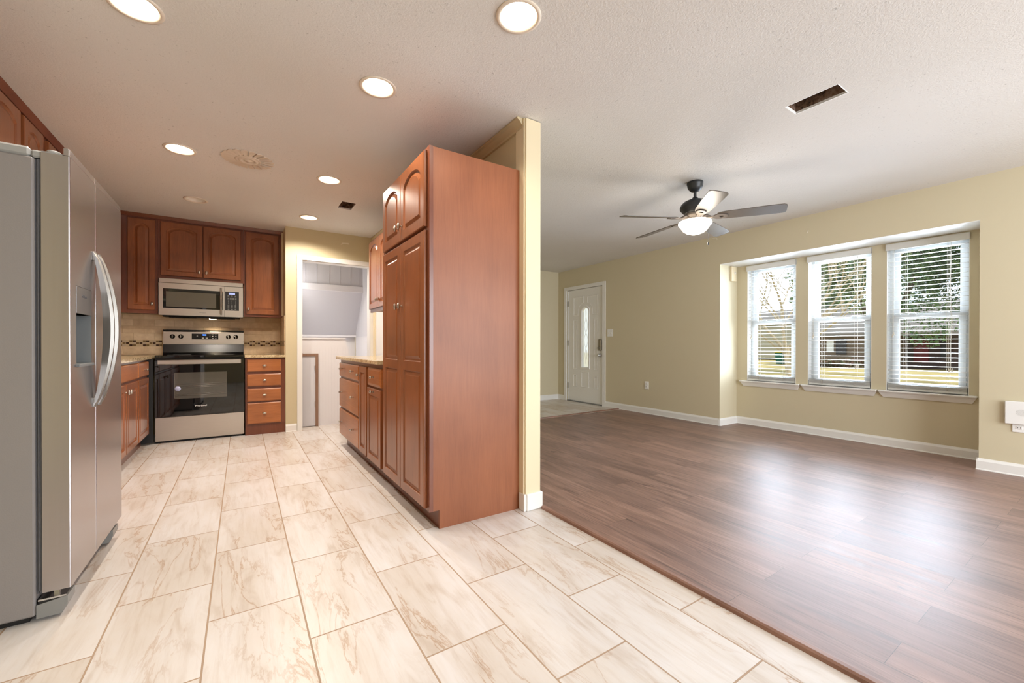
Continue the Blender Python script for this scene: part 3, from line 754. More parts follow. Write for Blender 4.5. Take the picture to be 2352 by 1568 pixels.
for k in range(5):
    a = math.radians(11+72*k); ca, sa = math.cos(a), math.sin(a)
    def tf(r, s, z, pit=math.radians(-13)):   # radial r, sideways s, thickness z
        s2 = s*math.cos(pit)-z*math.sin(pit); z2 = s*math.sin(pit)+z*math.cos(pit)
        return (fx0+r*ca-s2*sa, fy0+r*sa+s2*ca, zb+z2-(r-.15)*.02)
    m = MB()
    out = [(.175, .038), (.20, .052), (.25, .058), (.45, .066), (.60, .068), (.645, .066), (.662, .056), (.668, .04)]
    loop = [(r, s) for r, s in out] + [(r, -s) for r, s in out[::-1]]
    m.plate(loop, [], tf, -.003, .003); m.build('blade', 'fan_blade', t_)
    m = MB()
    ring = [(.085, .012), (.12, .011), (.145, .018), (.165, .034), (.20, .040), (.235, .030), (.25, .014)]
    lp = [(r, s) for r, s in ring] + [(r, -s) for r, s in ring[::-1]]
    m.plate(lp, [(lambda c_: [(.205+.016*math.cos(q), .018*math.sin(q)) for q in [2*PI*i/12 for i in range(12)]])(0)], lambda u, v, t: tf(u, v, t), -.012, -.004)
    m.tube([tf(.06, 0, .02), tf(.09, 0, .012), tf(.13, 0, -.006)], [.014, .012, .009], 8)
    m.build('blade_bracket', 'fan_iron', t_)
px, py = fx0-.045, fy0-.05
m = MB().tube([(fx0+.03, fy0-.10, 2.11), (fx0+.032, fy0-.102, 1.91)], .0011, 5).lathe(fx0+.032, fy0-.102, [(0, 1.912), (.004, 1.908), (.0065, 1.895), (.006, 1.885), (0, 1.880)], 12)
m.build('pull_chain', 'fan_dark', t_)
m = MB().tube([(fx0-.09, fy0-.065, 2.12), (fx0-.125, fy0-.09, 2.09), (fx0-.125, fy0-.09, 2.0)], .0014, 5); m.build('pull_chain', 'brass_chain', t_)

# ------------------------------------------------------------------ cabinet parts
def door_mesh(m, u0, u1, v0, v1, fn, t=.020, sections=None, stile=.052, arch=0.0):
    """raised-panel door; fn(u, v, depth) with depth outwards; sections = list of (v_low, v_high, arch)"""
    if sections is None: sections = [(v0, v1, arch)]
    NT = 14
    def outer(iu, il, ih, a, b):
        pts = [(u0+iu, a+il), (u1-iu, a+il)]
        for k in range(NT+1): pts.append((u1-iu-(u1-u0-2*iu)*k/NT, b-ih))
        return pts
    def inner(ins, a, b, ar, lo, hi):
        x0, x1 = u0+stile+ins, u1-stile-ins; pts = [(x0, a+lo+ins), (x1, a+lo+ins)]
        for k in range(NT+1):
            q = 1-2*k/NT; top = b-hi-ins
            if ar: top -= ar*(1-math.sqrt(max(0, 1-(q*.93)**2)))/(1-math.sqrt(1-.93**2))
            pts.append((x1-(x1-x0)*k/NT, top))
        return pts
    ns = len(sections)
    for i, (a, b, ar) in enumerate(sections):
        first, last = i == 0, i == ns-1
        lo = stile if first else stile/2; hi = stile if last else stile/2
        cl, ch = (.004 if first else 0), (.004 if last else 0)
        L = [[fn(p, q, 0) for p, q in outer(0, 0, 0, a, b)],
             [fn(p, q, t-.004) for p, q in outer(0, 0, 0, a, b)],
             [fn(p, q, t) for p, q in outer(.004, cl, ch, a, b)]]
        for ins, d in ((0, t), (.003, t-.006), (.007, t-.010), (.013, t-.010), (.032, t-.002), (.036, t-.002)):
            L.append([fn(p, q, d) for p, q in inner(ins, a, b, ar, lo, hi)])
        m.loft(L, True, True, True)
    return m
def drawer_mesh(m, u0, u1, v0, v1, fn, t=.020, edge=.010):
    L = [[fn(p, q, d) for p, q in rect(u0+i, u1-i, v0+i, v1-i)] for i, d in ((0, 0), (0, t-.007), (edge*.5, t-.003), (edge, t))]
    return m.loft(L, True, True, True)
def knob(fn, u, v, t0, parent, tall=True):
    """oval nickel knob; fn(u, v, depth)"""
    m = MB(); n = 16; rings = []
    for r, d in ((.009, 0), (.006, .007), (.006, .013), (.014, .019), (.0175, .024), (.0155, .029), (.008, .0325), (.0005, .0335)):
        ru, rv = (r*.66, r*1.2) if tall else (r*1.25, r*.68)
        if d < .015: ru = rv = r*.9
        rings.append([fn(u+ru*math.cos(2*PI*k/n), v+rv*math.sin(2*PI*k/n), t0+d) for k in range(n)])
    m.loft(rings, True, True, True, smooth=True)
    return m.build('knob', 'nickel', parent)

FS = lambda y: (lambda u, v, d: (u, y-d, v))       # faces -Y (stove wall)
FR = lambda x: (lambda u, v, d: (x-d, u, v))       # faces -X (pantry side)
FL = lambda x: (lambda u, v, d: (x+d, u, v))       # faces +X (left run)

# --- pantry
t_ = thing('pantry_cabinet', 'tall reddish-brown pantry cabinet at the end of the partition wall', 'cabinet', (1.16, 2.60, 0))
PX = .866; PY0, PY1, PZ = 2.16, 3.03, 2.128
m = MB(); m.plate([(PX+.022, .105), (.927, .105), (.927, 0), (1.4735, 0), (1.4735, PZ), (PX+.022, PZ)], [], lambda u, v, t: (u, PY0+t, v), 0, .018)
m.build('side_panel', 'veneer', t_)
m = MB().box(PX+.022, 1.473, PY1-.018, PY1, .105, PZ).box(PX+.022, 1.473, PY0+.018, PY1-.018, PZ-.02, PZ).box(PX+.022, 1.473, PY0+.018, PY1-.018, .105, .125).box(1.455, 1.473, PY0+.018, PY1-.018, .125, PZ-.02)
m.build('carcass', 'cherry_dark', t_)
m = MB(); m.plate(rect(PY0-.002, PY1, .105, PZ+.002), [rect(PY0+.035, PY1-.035, .15, 1.66), rect(PY0+.035, PY1-.035, 1.70, PZ-.03)], lambda u, v, t: (PX+t, u, v), 0, .022)
m.build('face_frame', 'cherry_dark', t_)
B(.927, .942, PY0+.018, PY1, 0, .105).build('toe_kick', 'cherry_dark', t_)
f = FR(PX)
for a, b, ky in ((2.192, 2.596, 2.563), (2.602, 2.99, 2.636)):
    m = MB(); door_mesh(m, a, b, 1.690, 2.112, f, arch=.055, stile=.055); d_ = m.build('door', 'cherry', t_); knob(f, ky, 1.775, .020, d_)
    m = MB(); door_mesh(m, a, b, .12, 1.668, f, sections=[(.12, .905, 0), (.905, 1.668, 0)], stile=.055); d_ = m.build('door', 'cherry', t_); knob(f, ky, 1.275, .020, d_)

# --- right base run
def base_box(t_, y0, y1, z1=.885, end=False):
    m = MB().box(PX+.022, 1.473, y0, y0+.016, .105, z1).box(PX+.022, 1.473, y1-.016, y1, .105, z1).box(PX+.022, 1.473, y0+.016, y1-.016, .105, .12).box(1.46, 1.473, y0+.016, y1-.016, .12, z1)
    m.build('carcass', 'cherry_dark', t_)
    B(.927, .942, y0, y1, 0, .105).build('toe_kick', 'cherry_dark', t_)
f = FR(PX)
t_ = thing('base_cabinet', 'reddish-brown base cabinet with one drawer over one door, beside the pantry', 'cabinet', (1.16, 3.24, 0))
base_box(t_, 3.032, 3.448)
m = MB(); m.plate(rect(3.032, 3.448, .105, .885), [rect(3.07, 3.41, .15, .68), rect(3.07, 3.41, .72, .85)], lambda u, v, t: (PX+t, u, v), 0, .022); m.build('face_frame', 'cherry_dark', t_)
m = drawer_mesh(MB(), 3.052, 3.434, .712, .853, f, edge=.02); d_ = m.build('drawer', 'cherry_h', t_); knob(f, 3.243, .782, .020, d_, False)
m = MB(); door_mesh(m, 3.052, 3.434, .122, .694, f); d_ = m.build('door', 'cherry', t_); knob(f, 3.243, .672, .020, d_, False)
t_ = thing('base_cabinet', 'narrow base cabinet with a single tall door between two drawer units', 'cabinet', (1.16, 3.58, 0))
base_box(t_, 3.449, 3.724)
m = MB(); m.plate(rect(3.449, 3.724, .105, .885), [rect(3.48, 3.70, .15, .85)], lambda u, v, t: (PX+t, u, v), 0, .022); m.build('face_frame', 'cherry_dark', t_)
m = MB(); door_mesh(m, 3.462, 3.716, .122, .853, f); d_ = m.build('door', 'cherry', t_); knob(f, 3.69, .775, .020, d_, False)
t_ = thing('base_cabinet', 'wide three-drawer base cabinet at the doorway end of the right counter', 'cabinet', (1.16, 4.15, 0))
base_box(t_, 3.725, 4.585)
m = MB(); m.plate(rect(3.725, 4.585, .105, .885), [rect(3.76, 4.55, .15, .37), rect(3.76, 4.55, .42, .67), rect(3.76, 4.55, .72, .85)], lambda u, v, t: (PX+t, u, v), 0, .022); m.build('face_frame', 'cherry_dark', t_)
for z0, z1 in ((.715, .853), (.405, .694), (.122, .385)):
    m = drawer_mesh(MB(), 3.733, 4.573, z0, z1, f, edge=.012); d_ = m.build('drawer', 'cherry_h', t_)
    for y in (3.93, 4.42): knob(f, y, (z0+z1)/2+.01, .020, d_, False)
t_ = B(.818, 1.4735, 3.032, 4.61, .886, .916, c=.004).build('countertop', 'granite', base=(1.14, 3.8, .886))
tag(t_, 'speckled tan granite countertop on the right base cabinets, beside the pantry', 'countertop')

# --- right upper cabinet
t_ = thing('wall_cabinet', 'wall-hung reddish-brown upper cabinet behind the pantry, above the right counter', 'cabinet', (1.31, 3.83, 1.40))
UX = 1.17
MB().box(UX+.022, 1.473, 3.033, 4.60, 1.405, 2.15).build('carcass', 'cherry_dark', t_)
B(UX+.03, 1.47, 3.04, 4.59, 1.392, 1.404).build('bottom_panel', 'brown_trim', t_)
m = MB(); m.plate(rect(3.033, 4.60, 1.38, 2.15), [rect(3.06, 3.79, 1.43, 2.11), rect(3.83, 4.57, 1.43, 2.11)], lambda u, v, t: (UX+t, u, v), 0, .021); m.build('face_frame', 'cherry_dark', t_)
f = FR(UX)
for a, b, ky in ((4.20, 4.588, 4.235), (3.815, 4.195, 4.16), (3.43, 3.805, 3.46), (3.045, 3.425, 3.39)):
    m = MB(); door_mesh(m, a, b, 1.415, 2.128, f, arch=.05); d_ = m.build('door', 'cherry', t_); knob(f, ky, 1.49, .020, d_)

# --- stove wall uppers
UY = 5.912
f = FS(UY)
def wall_cab(label, x0, x1, z0, doors, zt=2.405):
    t_ = thing('wall_cabinet', label, 'cabinet', ((x0+x1)/2, 6.08, z0))
    MB().box(x0, x1, UY+.020, YB-.013, z0, zt).build('carcass', 'cherry_dark', t_)
    MB().plate(rect(x0, x1, z0-.012, zt), [rect(d[0]+.02, d[1]-.02, d[2]+.02, d[3]-.02) for d in doors], lambda u, v, t: (u, UY+t, v), 0, .0195).build('face_frame', 'cherry_dark', t_)
    for a, b, c, d, ku, kv in doors:
        m = MB(); door_mesh(m, a, b, c, d, f, arch=.045, stile=.05); dd = m.build('door', 'cherry', t_)
        if ku is not None: knob(f, ku, kv, .020, dd)
    return t_
wall_cab('narrow single-door upper cabinet left of the microwave', -1.075, -.766, 1.385, [(-1.012, -.786, 1.412, 2.385, -.812, 1.475)])
wall_cab('short two-door upper cabinet directly above the microwave', -.765, .019, 1.775, [(-.742, -.372, 1.797, 2.385, -.402, 1.855), (-.366, -.008, 1.797, 2.385, -.336, 1.855)])
wall_cab('single-door upper cabinet right of the microwave', .020, .434, 1.385, [(.042, .388, 1.402, 2.385, .070, 1.462)])
m = MB(); pf = [(0, 2.405), (.012, 2.405), (.020, 2.414), (.036, 2.432), (.040, 2.4385), (0, 2.4385)]
m.loft([[(x, UY+.001-a, z) for a, z in pf] for x in (-1.10, .434)], True, True, True)
t_ = m.build('crown_molding', 'cherry_dark', base=(-.3, UY, 2.405)); tag(t_, 'dark cherry crown moulding along the ceiling over the stove wall cabinets', 'molding')
S('trim_recess_edge', B(.4155, .4345, YK+.30, UY-.001, 1.39, H-.002), 'jamb')

# --- left wall uppers (above the fridge and beyond)
UXL = -1.098; f = FL(UXL)
def left_cab(label, y0, y1, z0, doors):
    t_ = thing('wall_cabinet', label, 'cabinet', (-1.24, (y0+y1)/2, z0))
    MB().box(XL+.002, UXL-.021, y0, y1, z0, 2.405).build('carcass', 'cherry_dark', t_)
    MB().plate(rect(y0, y1, z0, 2.405), [rect(a+.02, b-.02, z0+.04, 2.37) for a, b in doors], lambda u, v, t: (UXL-t, u, v), 0, .0205).build('face_frame', 'cherry_dark', t_)
    for a, b in doors:
        m = MB(); door_mesh(m, a, b, z0+.02, 2.39, f, arch=.045, stile=.05); m.build('door', 'cherry', t_)
left_cab('cherry upper cabinet at the top left edge, over the refrigerator', 2.24, 3.20, 1.85, [(2.26, 2.71), (2.72, 3.18)])
left_cab('cherry upper cabinet with arched doors seen just beyond the refrigerator top', 3.205, 3.955, 1.40, [(3.23, 3.60), (3.645, 3.93)])
left_cab('cherry upper cabinet furthest along the left wall, peeking over the refrigerator hinge', 3.96, 5.88, 1.40, [(4.02, 4.45), (4.46, 4.90), (4.95, 5.38), (5.39, 5.80)])
m = MB(); m.loft([[(UXL-.001+a, y, z) for a, z in pf] for y in (2.24, 5.88)], True, True, True)
t_ = m.build('crown_molding', 'cherry_dark', base=(UXL, 4, 2.405)); tag(t_, 'dark cherry crown moulding along the ceiling above the refrigerator side cabinets', 'molding')

# --- left base run
LX = -.812; f = FL(LX)
def lbase(label, y0, y1, holes_):
    t_ = thing('base_cabinet', label, 'cabinet', (-1.1, (y0+y1)/2, 0))
    m = MB().box(XL+.002, LX-.021, y0, y0+.016, .105, .884).box(XL+.002, LX-.021, y1-.016, y1, .105, .884).box(XL+.002, LX-.021, y0+.016, y1-.016, .105, .12)
    m.build('carcass', 'cherry_dark', t_)
    B(-.875, -.86, y0, y1, 0, .105).build('toe_kick', 'cherry_dark', t_)
    MB().plate(rect(y0, y1, .105, .884), holes_, lambda u, v, t: (LX-t, u, v), 0, .0205).build('face_frame', 'cherry_dark', t_)
    return t_
t_ = lbase('orange-lit cherry sink base cabinet with two doors, beside the refrigerator', 4.09, 5.045, [rect(4.13, 5.01, .15, .68), rect(4.13, 5.01, .73, .85)])
m = drawer_mesh(MB(), 4.11, 5.03, .722, .862, f); m.build('drawer_front', 'cherry_h', t_)
for a, b, ky in ((4.11, 4.562, 4.525), (4.572, 5.03, 4.61)):
    m = MB(); door_mesh(m, a, b, .125, .700, f); d_ = m.build('door', 'cherry', t_); knob(f, ky, .64, .020, d_)
t_ = lbase('narrow cherry base cabinet with a drawer, left of the stove', 5.046, 5.575, [rect(5.09, 5.53, .15, .68), rect(5.09, 5.53, .73, .85)])
B(XL+.003, -.768, 5.596, 5.612, .02, .884).build('corner_gap_shade', 'black_matte', t_)  # black sheet stands for the shade in the open corner gap
m = drawer_mesh(MB(), 5.062, 5.56, .722, .862, f); d_ = m.build('drawer', 'cherry_h', t_); knob(f, 5.31, .792, .020, d_, False)
m = MB(); door_mesh(m, 5.075, 5.56, .125, .700, f); m.build('door', 'cherry', t_)
t_ = lbase('cherry base cabinet mostly hidden behind the refrigerator', 3.14, 4.085, [rect(3.2, 4.04, .15, .68), rect(3.2, 4.04, .73, .85)])
m = drawer_mesh(MB(), 3.18, 4.07, .722, .862, f); m.build('drawer', 'cherry_h', t_)
for a, b in ((3.18, 3.62), (3.63, 4.07)): m = MB(); door_mesh(m, a, b, .125, .700, f); m.build('door', 'cherry', t_)
m = MB(); m.plate([(XL+.002, 3.14), (-.776, 3.14), (-.776, YB-.013), (XL+.002, YB-.013)], [], ident, .886, .916)
t_ = m.build('countertop', 'granite', base=(-1.1, 4.7, .886)); tag(t_, 'speckled tan granite countertop in the left corner, running to the stove', 'countertop')

# --- drawer cabinet right of the stove
t_ = thing('base_cabinet', 'four-drawer cherry base cabinet between the stove and the doorway wall', 'cabinet', (.23, 5.9, 0))
DY = 5.595; f = FS(DY)
MB().box(.034, .05, DY+.021, YB-.002, .118, .884).box(.418, .433, DY+.021, YB-.002, .118, .884).box(.05, .418, DY+.021, YB-.002, .118, .13).build('carcass', 'cherry_dark', t_)
MB().plate(rect(.034, .433, .118, .884), [rect(.07, .37, .15, .35), rect(.07, .37, .40, .51), rect(.07, .37, .56, .68), rect(.07, .37, .73, .85)], lambda u, v, t: (u, DY+t, v), 0, .0205).build('face_frame', 'cherry_dark', t_)
B(.034, .433, DY+.012, DY+.03, 0, .118).build('toe_kick', 'cherry_dark', t_)
for z0, z1 in ((.726, .864), (.558, .698), (.385, .530), (.128, .368)):
    m = drawer_mesh(MB(), .052, .388, z0, z1, f); d_ = m.build('drawer', 'cherry_hx', t_); knob(f, .22, (z0+z1)/2, .020, d_, False)
t_ = B(.028, .4345, 5.560, YB-.013, .886, .916, c=.004).build('countertop', 'granite', base=(.23, 5.9, .886)); tag(t_, 'small speckled granite countertop right of the stove', 'countertop')

# --- backsplash
def backsplash(name, u0, u1, fn, label, phase=0):
    m = MB(); m.cur = 0
    m.plate(rect(u0, u1, .917, 1.383), [], fn, .001, .008)
    rows = [(.919, .929, 0), (.934, 1.013, 1)] + [(1.089+k*.0785, 1.089+k*.0785+.0755, k) for k in range(4)]
    for z0, z1, k in rows:
        z1 = min(z1, 1.381); off = (.09 if k % 2 else 0)+phase; u = u0-off-.18*2
        while u < u1:
            a, b = max(u+.0015, u0), min(u+.1785, u1)
            if b-a > .004:
                m.cur = 1+random.randrange(3)
                L = [[fn(p, q, d) for p, q in rect(a+i, b-i, z0+i, z1-i)] for i, d in ((0, .008), (0, .0095), (.0012, .0105))]
                m.loft(L, True, False, True)
            u += .18
    w_ = .0285; n0 = int(math.floor((u0-phase)/w_))-1
    for r in range(3):
        z0 = 1.0175+(2-r)*.0232
        c = n0
        while phase+c*w_ < u1:
            a, b = max(phase+c*w_+.0018, u0), min(phase+(c+1)*w_-.0018, u1)
            if b-a > .003:
                k = c % 4
                kind = {(0, 0): 4, (0, 3): 5, (1, 2): 4, (1, 1): 5, (2, 3): 4, (2, 0): 5}.get((r, k), 6 if (c*7+r*3) % 3 else 7)
                m.cur = kind
                m.loft([[fn(p, q, d) for p, q in rect(a, b, z0, z0+.0205)] for d in (.008, .0105)], True, False, True)
            c += 1
    o = m.build(name, ['grout'] + TRAV + ['mos_dark', 'mos_mid', 'mos_light', 'mos_light2'], base=tuple(fn(u0, .917, 0)))
    tag(o, label, 'backsplash'); return o
backsplash('backsplash', XL+.012, .422, lambda u, v, d: (u, YB-d, v), 'tan stone tile backsplash with a dark mosaic band behind the stove')
backsplash('backsplash', YK+.012, YB-.012, lambda u, v, d: (.4345-d, u, v), 'narrow tiled side return of the backsplash right of the stove', .01)
backsplash('backsplash', 3.20, YB-.012, lambda u, v, d: (XL+d, u, v), 'tiled backsplash along the left wall behind the refrigerator', .005)

# ------------------------------------------------------------------ stove
t_ = thing('stove', 'stainless steel and black glass electric range against the stove wall', 'stove', (-.366, 5.9, 0))
SX0, SX1, SY = -.755, .026, 5.62
B(SX0, SX1, SY+.035, 6.215, .02, .895).build('body', 'black', t_)
MB().box(SX0+.02, SX1-.02, SY+.05, 6.2, 0, .02).build('base', 'black_matte', t_)
m = B(SX0, SX1, SY, SY+.034, .022, .272, c=.004); dr = m.build('bottom_drawer', 'steel_h', t_)
MB().plate(rect(SX0, SX1, .286, .868), [], lambda u, v, t: (u, SY-.002+t, v), 0, .034).box(SX0, SX1, SY+.0, SY+.034, .274, .285).build('oven_door', 'glass_black', t_)
od = [o for o in t_.children if o.name.startswith('oven_door')][0]
MB().plate(rect(-.598, -.137, .457, .737), [], lambda u, v, t: (u, SY-.0022-t, v), 0, .0006).build('oven_window', 'oven_window', od)
m = MB()
for z in (.595, .600, .585): pass
for z, r in ((.592, .0016), (.575, .0011), (.612, .0008), (.505, .0009), (.490, .0013)): m.tube([(-.592, SY-.0036, z), (-.143, SY-.0036, z+.004)], r, 6)
m.tube([(-.594, SY-.0036, .47), (-.594, SY-.0036, .73)], .0012, 6)
m.build('oven_rack', 'rack', od)
MB().lathe(-.568, .566, [(0, SY-.0055), (.026, SY-.0055), (.026, SY-.003)], 28, axis='Y').build('sticker', 'sticker', od)
def text(s, size, fn_loc, rot, mat, parent, name, ext=.0004, sx=1):
    c = bpy.data.curves.new(name, 'FONT'); c.body = s; c.size = size; c.extrude = ext; c.align_x = 'CENTER'; c.align_y = 'CENTER'
    c.materials.append(M[mat]); o = bpy.data.objects.new(name, c); COL.objects.link(o)
    o.parent = parent; base = Vector(parent['_w']) if '_w' in parent.keys() else Vector(parent.location)
    o.location = Vector(fn_loc)-base; o.rotation_euler = rot; o.scale = (sx, 1, 1)
    me = bpy.data.meshes.new_from_object(o); m2 = bpy.data.objects.new(name, me); COL.objects.link(m2)
    m2.parent = parent; m2.location = o.location; m2.rotation_euler = rot; m2.scale = (sx, 1, 1)
    bpy.data.objects.remove(o); m2.name = name; return m2
text('Whirlpool', .026, (-.372, SY-.003, .374), (PI/2, 0, 0), 'outlet', od, 'logo')
# door handle
m = MB().box(-.732, -.006, SY-.052, SY-.034, .826, .874, c=.006); hd = m.build('handle', 'steel_h', od)
MB().box(-.722, -.698, SY-.036, SY-.001, .835, .865, c=.003).box(-.040, -.016, SY-.036, SY-.001, .835, .865, c=.003).build('handle_bracket', 'black', hd)
# cooktop
m = B(SX0-.001, SX1+.001, SY-.004, 6.16, .896, .922, c=.004); ct = m.build('cooktop', 'glass_black', t_)
for x, y, r in ((-.57, 5.78, .10), (-.17, 5.78, .085), (-.57, 6.02, .075), (-.17, 6.02, .10)):
    MB().lathe(x, y, [(r, .9222), (r+.002, .9226), (r+.004, .9222)], 40).build('burner_ring', 'gasket', ct)
# backguard
m = MB(); bp_ = [(6.145, .922), (6.152, 1.03), (6.165, 1.045), (6.165, .922)]
m.loft([[(x, y, z) for y, z in [(6.100, .922), (6.125, .945), (6.150, 1.04), (6.22, 1.04), (6.22, .922)]] for x in (SX0+.004, SX1-.006)], True, True, True)
bgd = m.build('backguard', 'black', t_)
cp = [(6.142, 1.040), (6.150, 1.185), (6.158, 1.196), (6.22, 1.204), (6.22, 1.040)]
m = MB(); m.loft([[(x, y, z) for y, z in cp] for x in (SX0+.003, SX1-.005)], True, True, True)
cpan = m.build('control_panel', 'steel_h', t_)
B(SX0+.002, SX1-.004, 6.150, 6.222, 1.1965, 1.208, c=.002).build('panel_top_edge', 'black', cpan)
FP = lambda u, v, d: (u, 6.142+(v-1.04)*.055-d, v)
for x in (-.668, -.592, -.136, -.060):
    m = MB(); n = 24; rings = [[FP(x+r*math.cos(2*PI*k/n), 1.130+r*math.sin(2*PI*k/n), d) for k in range(n)] for r, d in ((.025, .0005), (.025, .006), (.021, .008), (.019, .022), (.0, .023))]
    m.loft(rings, True, smooth=True); kb = m.build('knob', 'black', cpan)
    L = MB(); L.loft([[FP(x-.003, 1.113, d), FP(x+.003, 1.113, d), FP(x+.003, 1.147, d), FP(x-.003, 1.147, d)] for d in (.018, .028)], True, True, True); L.build('knob_grip', 'nickel', kb)
m = MB(); m.loft([[FP(u, v, d) for u, v in rect(-.492, -.236, 1.098, 1.166)] for d in (.0004, .002)], True, False, True); dsp = m.build('display_panel', 'black', cpan)
text('12:03', .020, FP(-.374, 1.150, .0026), (PI/2-.055, 0, 0), 'blue', dsp, 'clock_digits', sx=1.0)
m = MB()
for u, v, w_, h_ in ((-.440, 1.138, .012, .007), (-.385, 1.115, .022, .010), (-.350, 1.115, .020, .010), (-.318, 1.150, .006, .005), (-.318, 1.135, .006, .005), (-.290, 1.155, .014, .005), (-.290, 1.135, .012, .008), (-.290, 1.113, .014, .004), (-.262, 1.155, .010, .005), (-.262, 1.135, .012, .008), (-.262, 1.113, .014, .004)):
    m.loft([[FP(a, b, d) for a, b in rect(u-w_/2, u+w_/2, v-h_/2, v+h_/2)] for d in (.002, .0024)], True, False, True)
m.build('button_print', 'button', dsp)

# ------------------------------------------------------------------ microwave
t_ = thing('microwave', 'stainless over-the-range microwave mounted above the stove', 'microwave', (-.368, 6.0, 1.345))
MY = 5.842; MX0, MX1 = -.752, .014
B(MX0+.004, MX1-.004, MY+.024, YB-.014, 1.365, 1.758).build('body', 'black_matte', t_)
B(MX0, MX1, MY+.002, MY+.024, 1.712, 1.760, c=.003).build('top_vent_strip', 'steel_h', t_)
m = MB(); m.plate(rect(MX0, -.166, 1.358, 1.709), [rect(-.715, -.184, 1.434, 1.650)], lambda u, v, t: (u, MY+t, v), 0, .024); md = m.build('door', 'steel_h', t_)
B(-.716, -.183, MY+.003, MY+.022, 1.433, 1.651).build('door_window', 'glass_black', md)
MB().plate(rect(-.690, -.245, 1.452, 1.618), [], lambda u, v, t: (u, MY+.0025-t, v), 0, .0006).build('window_screen', P('grey window mesh', (92, 88, 78), .12, coat=.5), md)
MB().box(-.207, -.188, MY-.036, MY-.020, 1.380, 1.690, c=.005).box(-.205, -.190, MY-.022, MY, 1.392, 1.412).box(-.205, -.190, MY-.022, MY, 1.66, 1.68).build('handle', 'nickel', md)
text('Whirlpool', .014, (-.37, MY-.0006, 1.395), (PI/2, 0, 0), 'gasket', md, 'logo', sx=1.0)
m = MB(); m.plate(rect(-.163, MX1, 1.358, 1.709), [], lambda u, v, t: (u, MY+t, v), 0, .024); cpn = m.build('control_panel', 'steel_h', t_)
B(-.160, -.026, MY-.0012, MY+.001, 1.432, 1.652).build('keypad', 'black_matte', cpn)
kp = [o for o in cpn.children][0]
B(-.125, -.064, MY-.0022, MY-.001, 1.618, 1.640).build('display', 'lcd', kp)
m = MB()
for r, z in enumerate((1.603, 1.592, 1.575, 1.563, 1.548, 1.536, 1.524, 1.512, 1.497, 1.486, 1.474, 1.462, 1.447)):
    for c_ in range(4 if r in (2, 3) else 3):
        x = -.128+c_*(.0235 if r in (2, 3) else .034); w_ = .006 if 4 <= r <= 7 else .016
        m.box(x-w_/2, x+w_/2, MY-.0016, MY-.001, z-.0022, z+.0022)
m.build('key_print', 'button', kp)
m = MB().box(MX0+.03, MX1-.03, MY+.03, YB-.05, 1.340, 1.366, c=.006).box(MX0+.08, MX0+.32, MY+.05, MY+.16, 1.334, 1.341, c=.002).box(MX1-.32, MX1-.08, MY+.05, MY+.16, 1.334, 1.341, c=.002); m.build('underside', 'black', t_)
lamp('microwave_lamp', 'SPOT', (-.28, 6.05, 1.33), 5, (1.0, .80, .55), rot=(0, 0, 0), spot_size=math.radians(140), spot_blend=.6, shadow_soft_size=.02)
B(-.32, -.25, 6.03, 6.07, 1.3355, 1.3395).build('lamp_lens', 'bulb', t_)

# ------------------------------------------------------------------ refrigerator
t_ = thing('refrigerator', 'large side-by-side stainless steel refrigerator at the left edge', 'refrigerator', (-.95, 2.64, 0))
FX = -.546; FY0, FY1 = 2.24, 3.035; YS = 2.567
B(-1.36, -.640, FY0, FY1, .022, 1.720, c=.006).build('body', 'fridge_side', t_)
MB().box(-1.34, -.66, FY0+.02, FY1-.02, .0, .022).build('base', 'black_matte', t_)
m = MB().box(-1.36, -.650, FY0+.002, FY1-.002, 1.720, 1.756, c=.008).box(-.650, -.590, FY0+.006, FY0+.10, 1.720, 1.748, c=.006).box(-.650, -.590, FY1-.10, FY1-.006, 1.720, 1.748, c=.006).lathe(-.598, FY0+.04, [(0, 1.762), (.018, 1.762), (.020, 1.758), (.020, 1.735)], 20)
m.build('top_cover', 'fridge_cap', t_)
m = MB().box(-.640, -.634, FY0+.012, FY1-.012, .10, 1.715)
for x in (-.633, -.6275): m.box(x, x+.004, FY0+.006, FY1-.006, .11, 1.715)
m.build('door_gasket', 'gasket', t_)
def rdoor(y0, y1, hole):
    xb, xf = -.622, FX; r = .004
    fr = [(xb, y0), (xf-r, y0), (xf-r*.3, y0+r*.3), (xf, y0+r), (xf, y1-r*.4), (xf-r*.4, y1), (xb, y1)]
    m = MB()
    z0, z1 = .104, 1.742
    if not hole:
        m.loft([[(x, y, z) for x, y in fr] for z in (z0, z1)], True, True, True)
    else:
        h0, h1, g0, g1 = hole
        m.loft([[(x, y, z) for x, y in fr] for z in (z0, g0)], True, True, True)
        m.loft([[(x, y, z) for x, y in fr] for z in (g1, z1)], True, True, True)
        m.loft([[(x, y, z) for x, y in [(xb, y0), (xf-r, y0), (xf-r*.3, y0+r*.3), (xf, y0+r), (xf, h0), (xb, h0)]] for z in (g0, g1)], True)
        m.loft([[(x, y, z) for x, y in [(xb, h1), (xf, h1), (xf, y1-r*.4), (xf-r*.4, y1), (xb, y1)]] for z in (g0, g1)], True)
    m.box(xf-.020, xf-.001, y0+.001, y1-.001, 1.742, 1.772, c=.003)
    return m
fd = rdoor(FY0, YS-.003, (2.306, 2.504, .938, 1.262)).build('freezer_door', 'steel_v', t_)
gd = rdoor(YS+.003, FY1, None).build('fridge_door', 'steel_v', t_)
B(-.621, FX-.021, FY0+.003, FY0+.05, 1.7425, 1.747).build('door_cap', 'fridge_cap', fd)
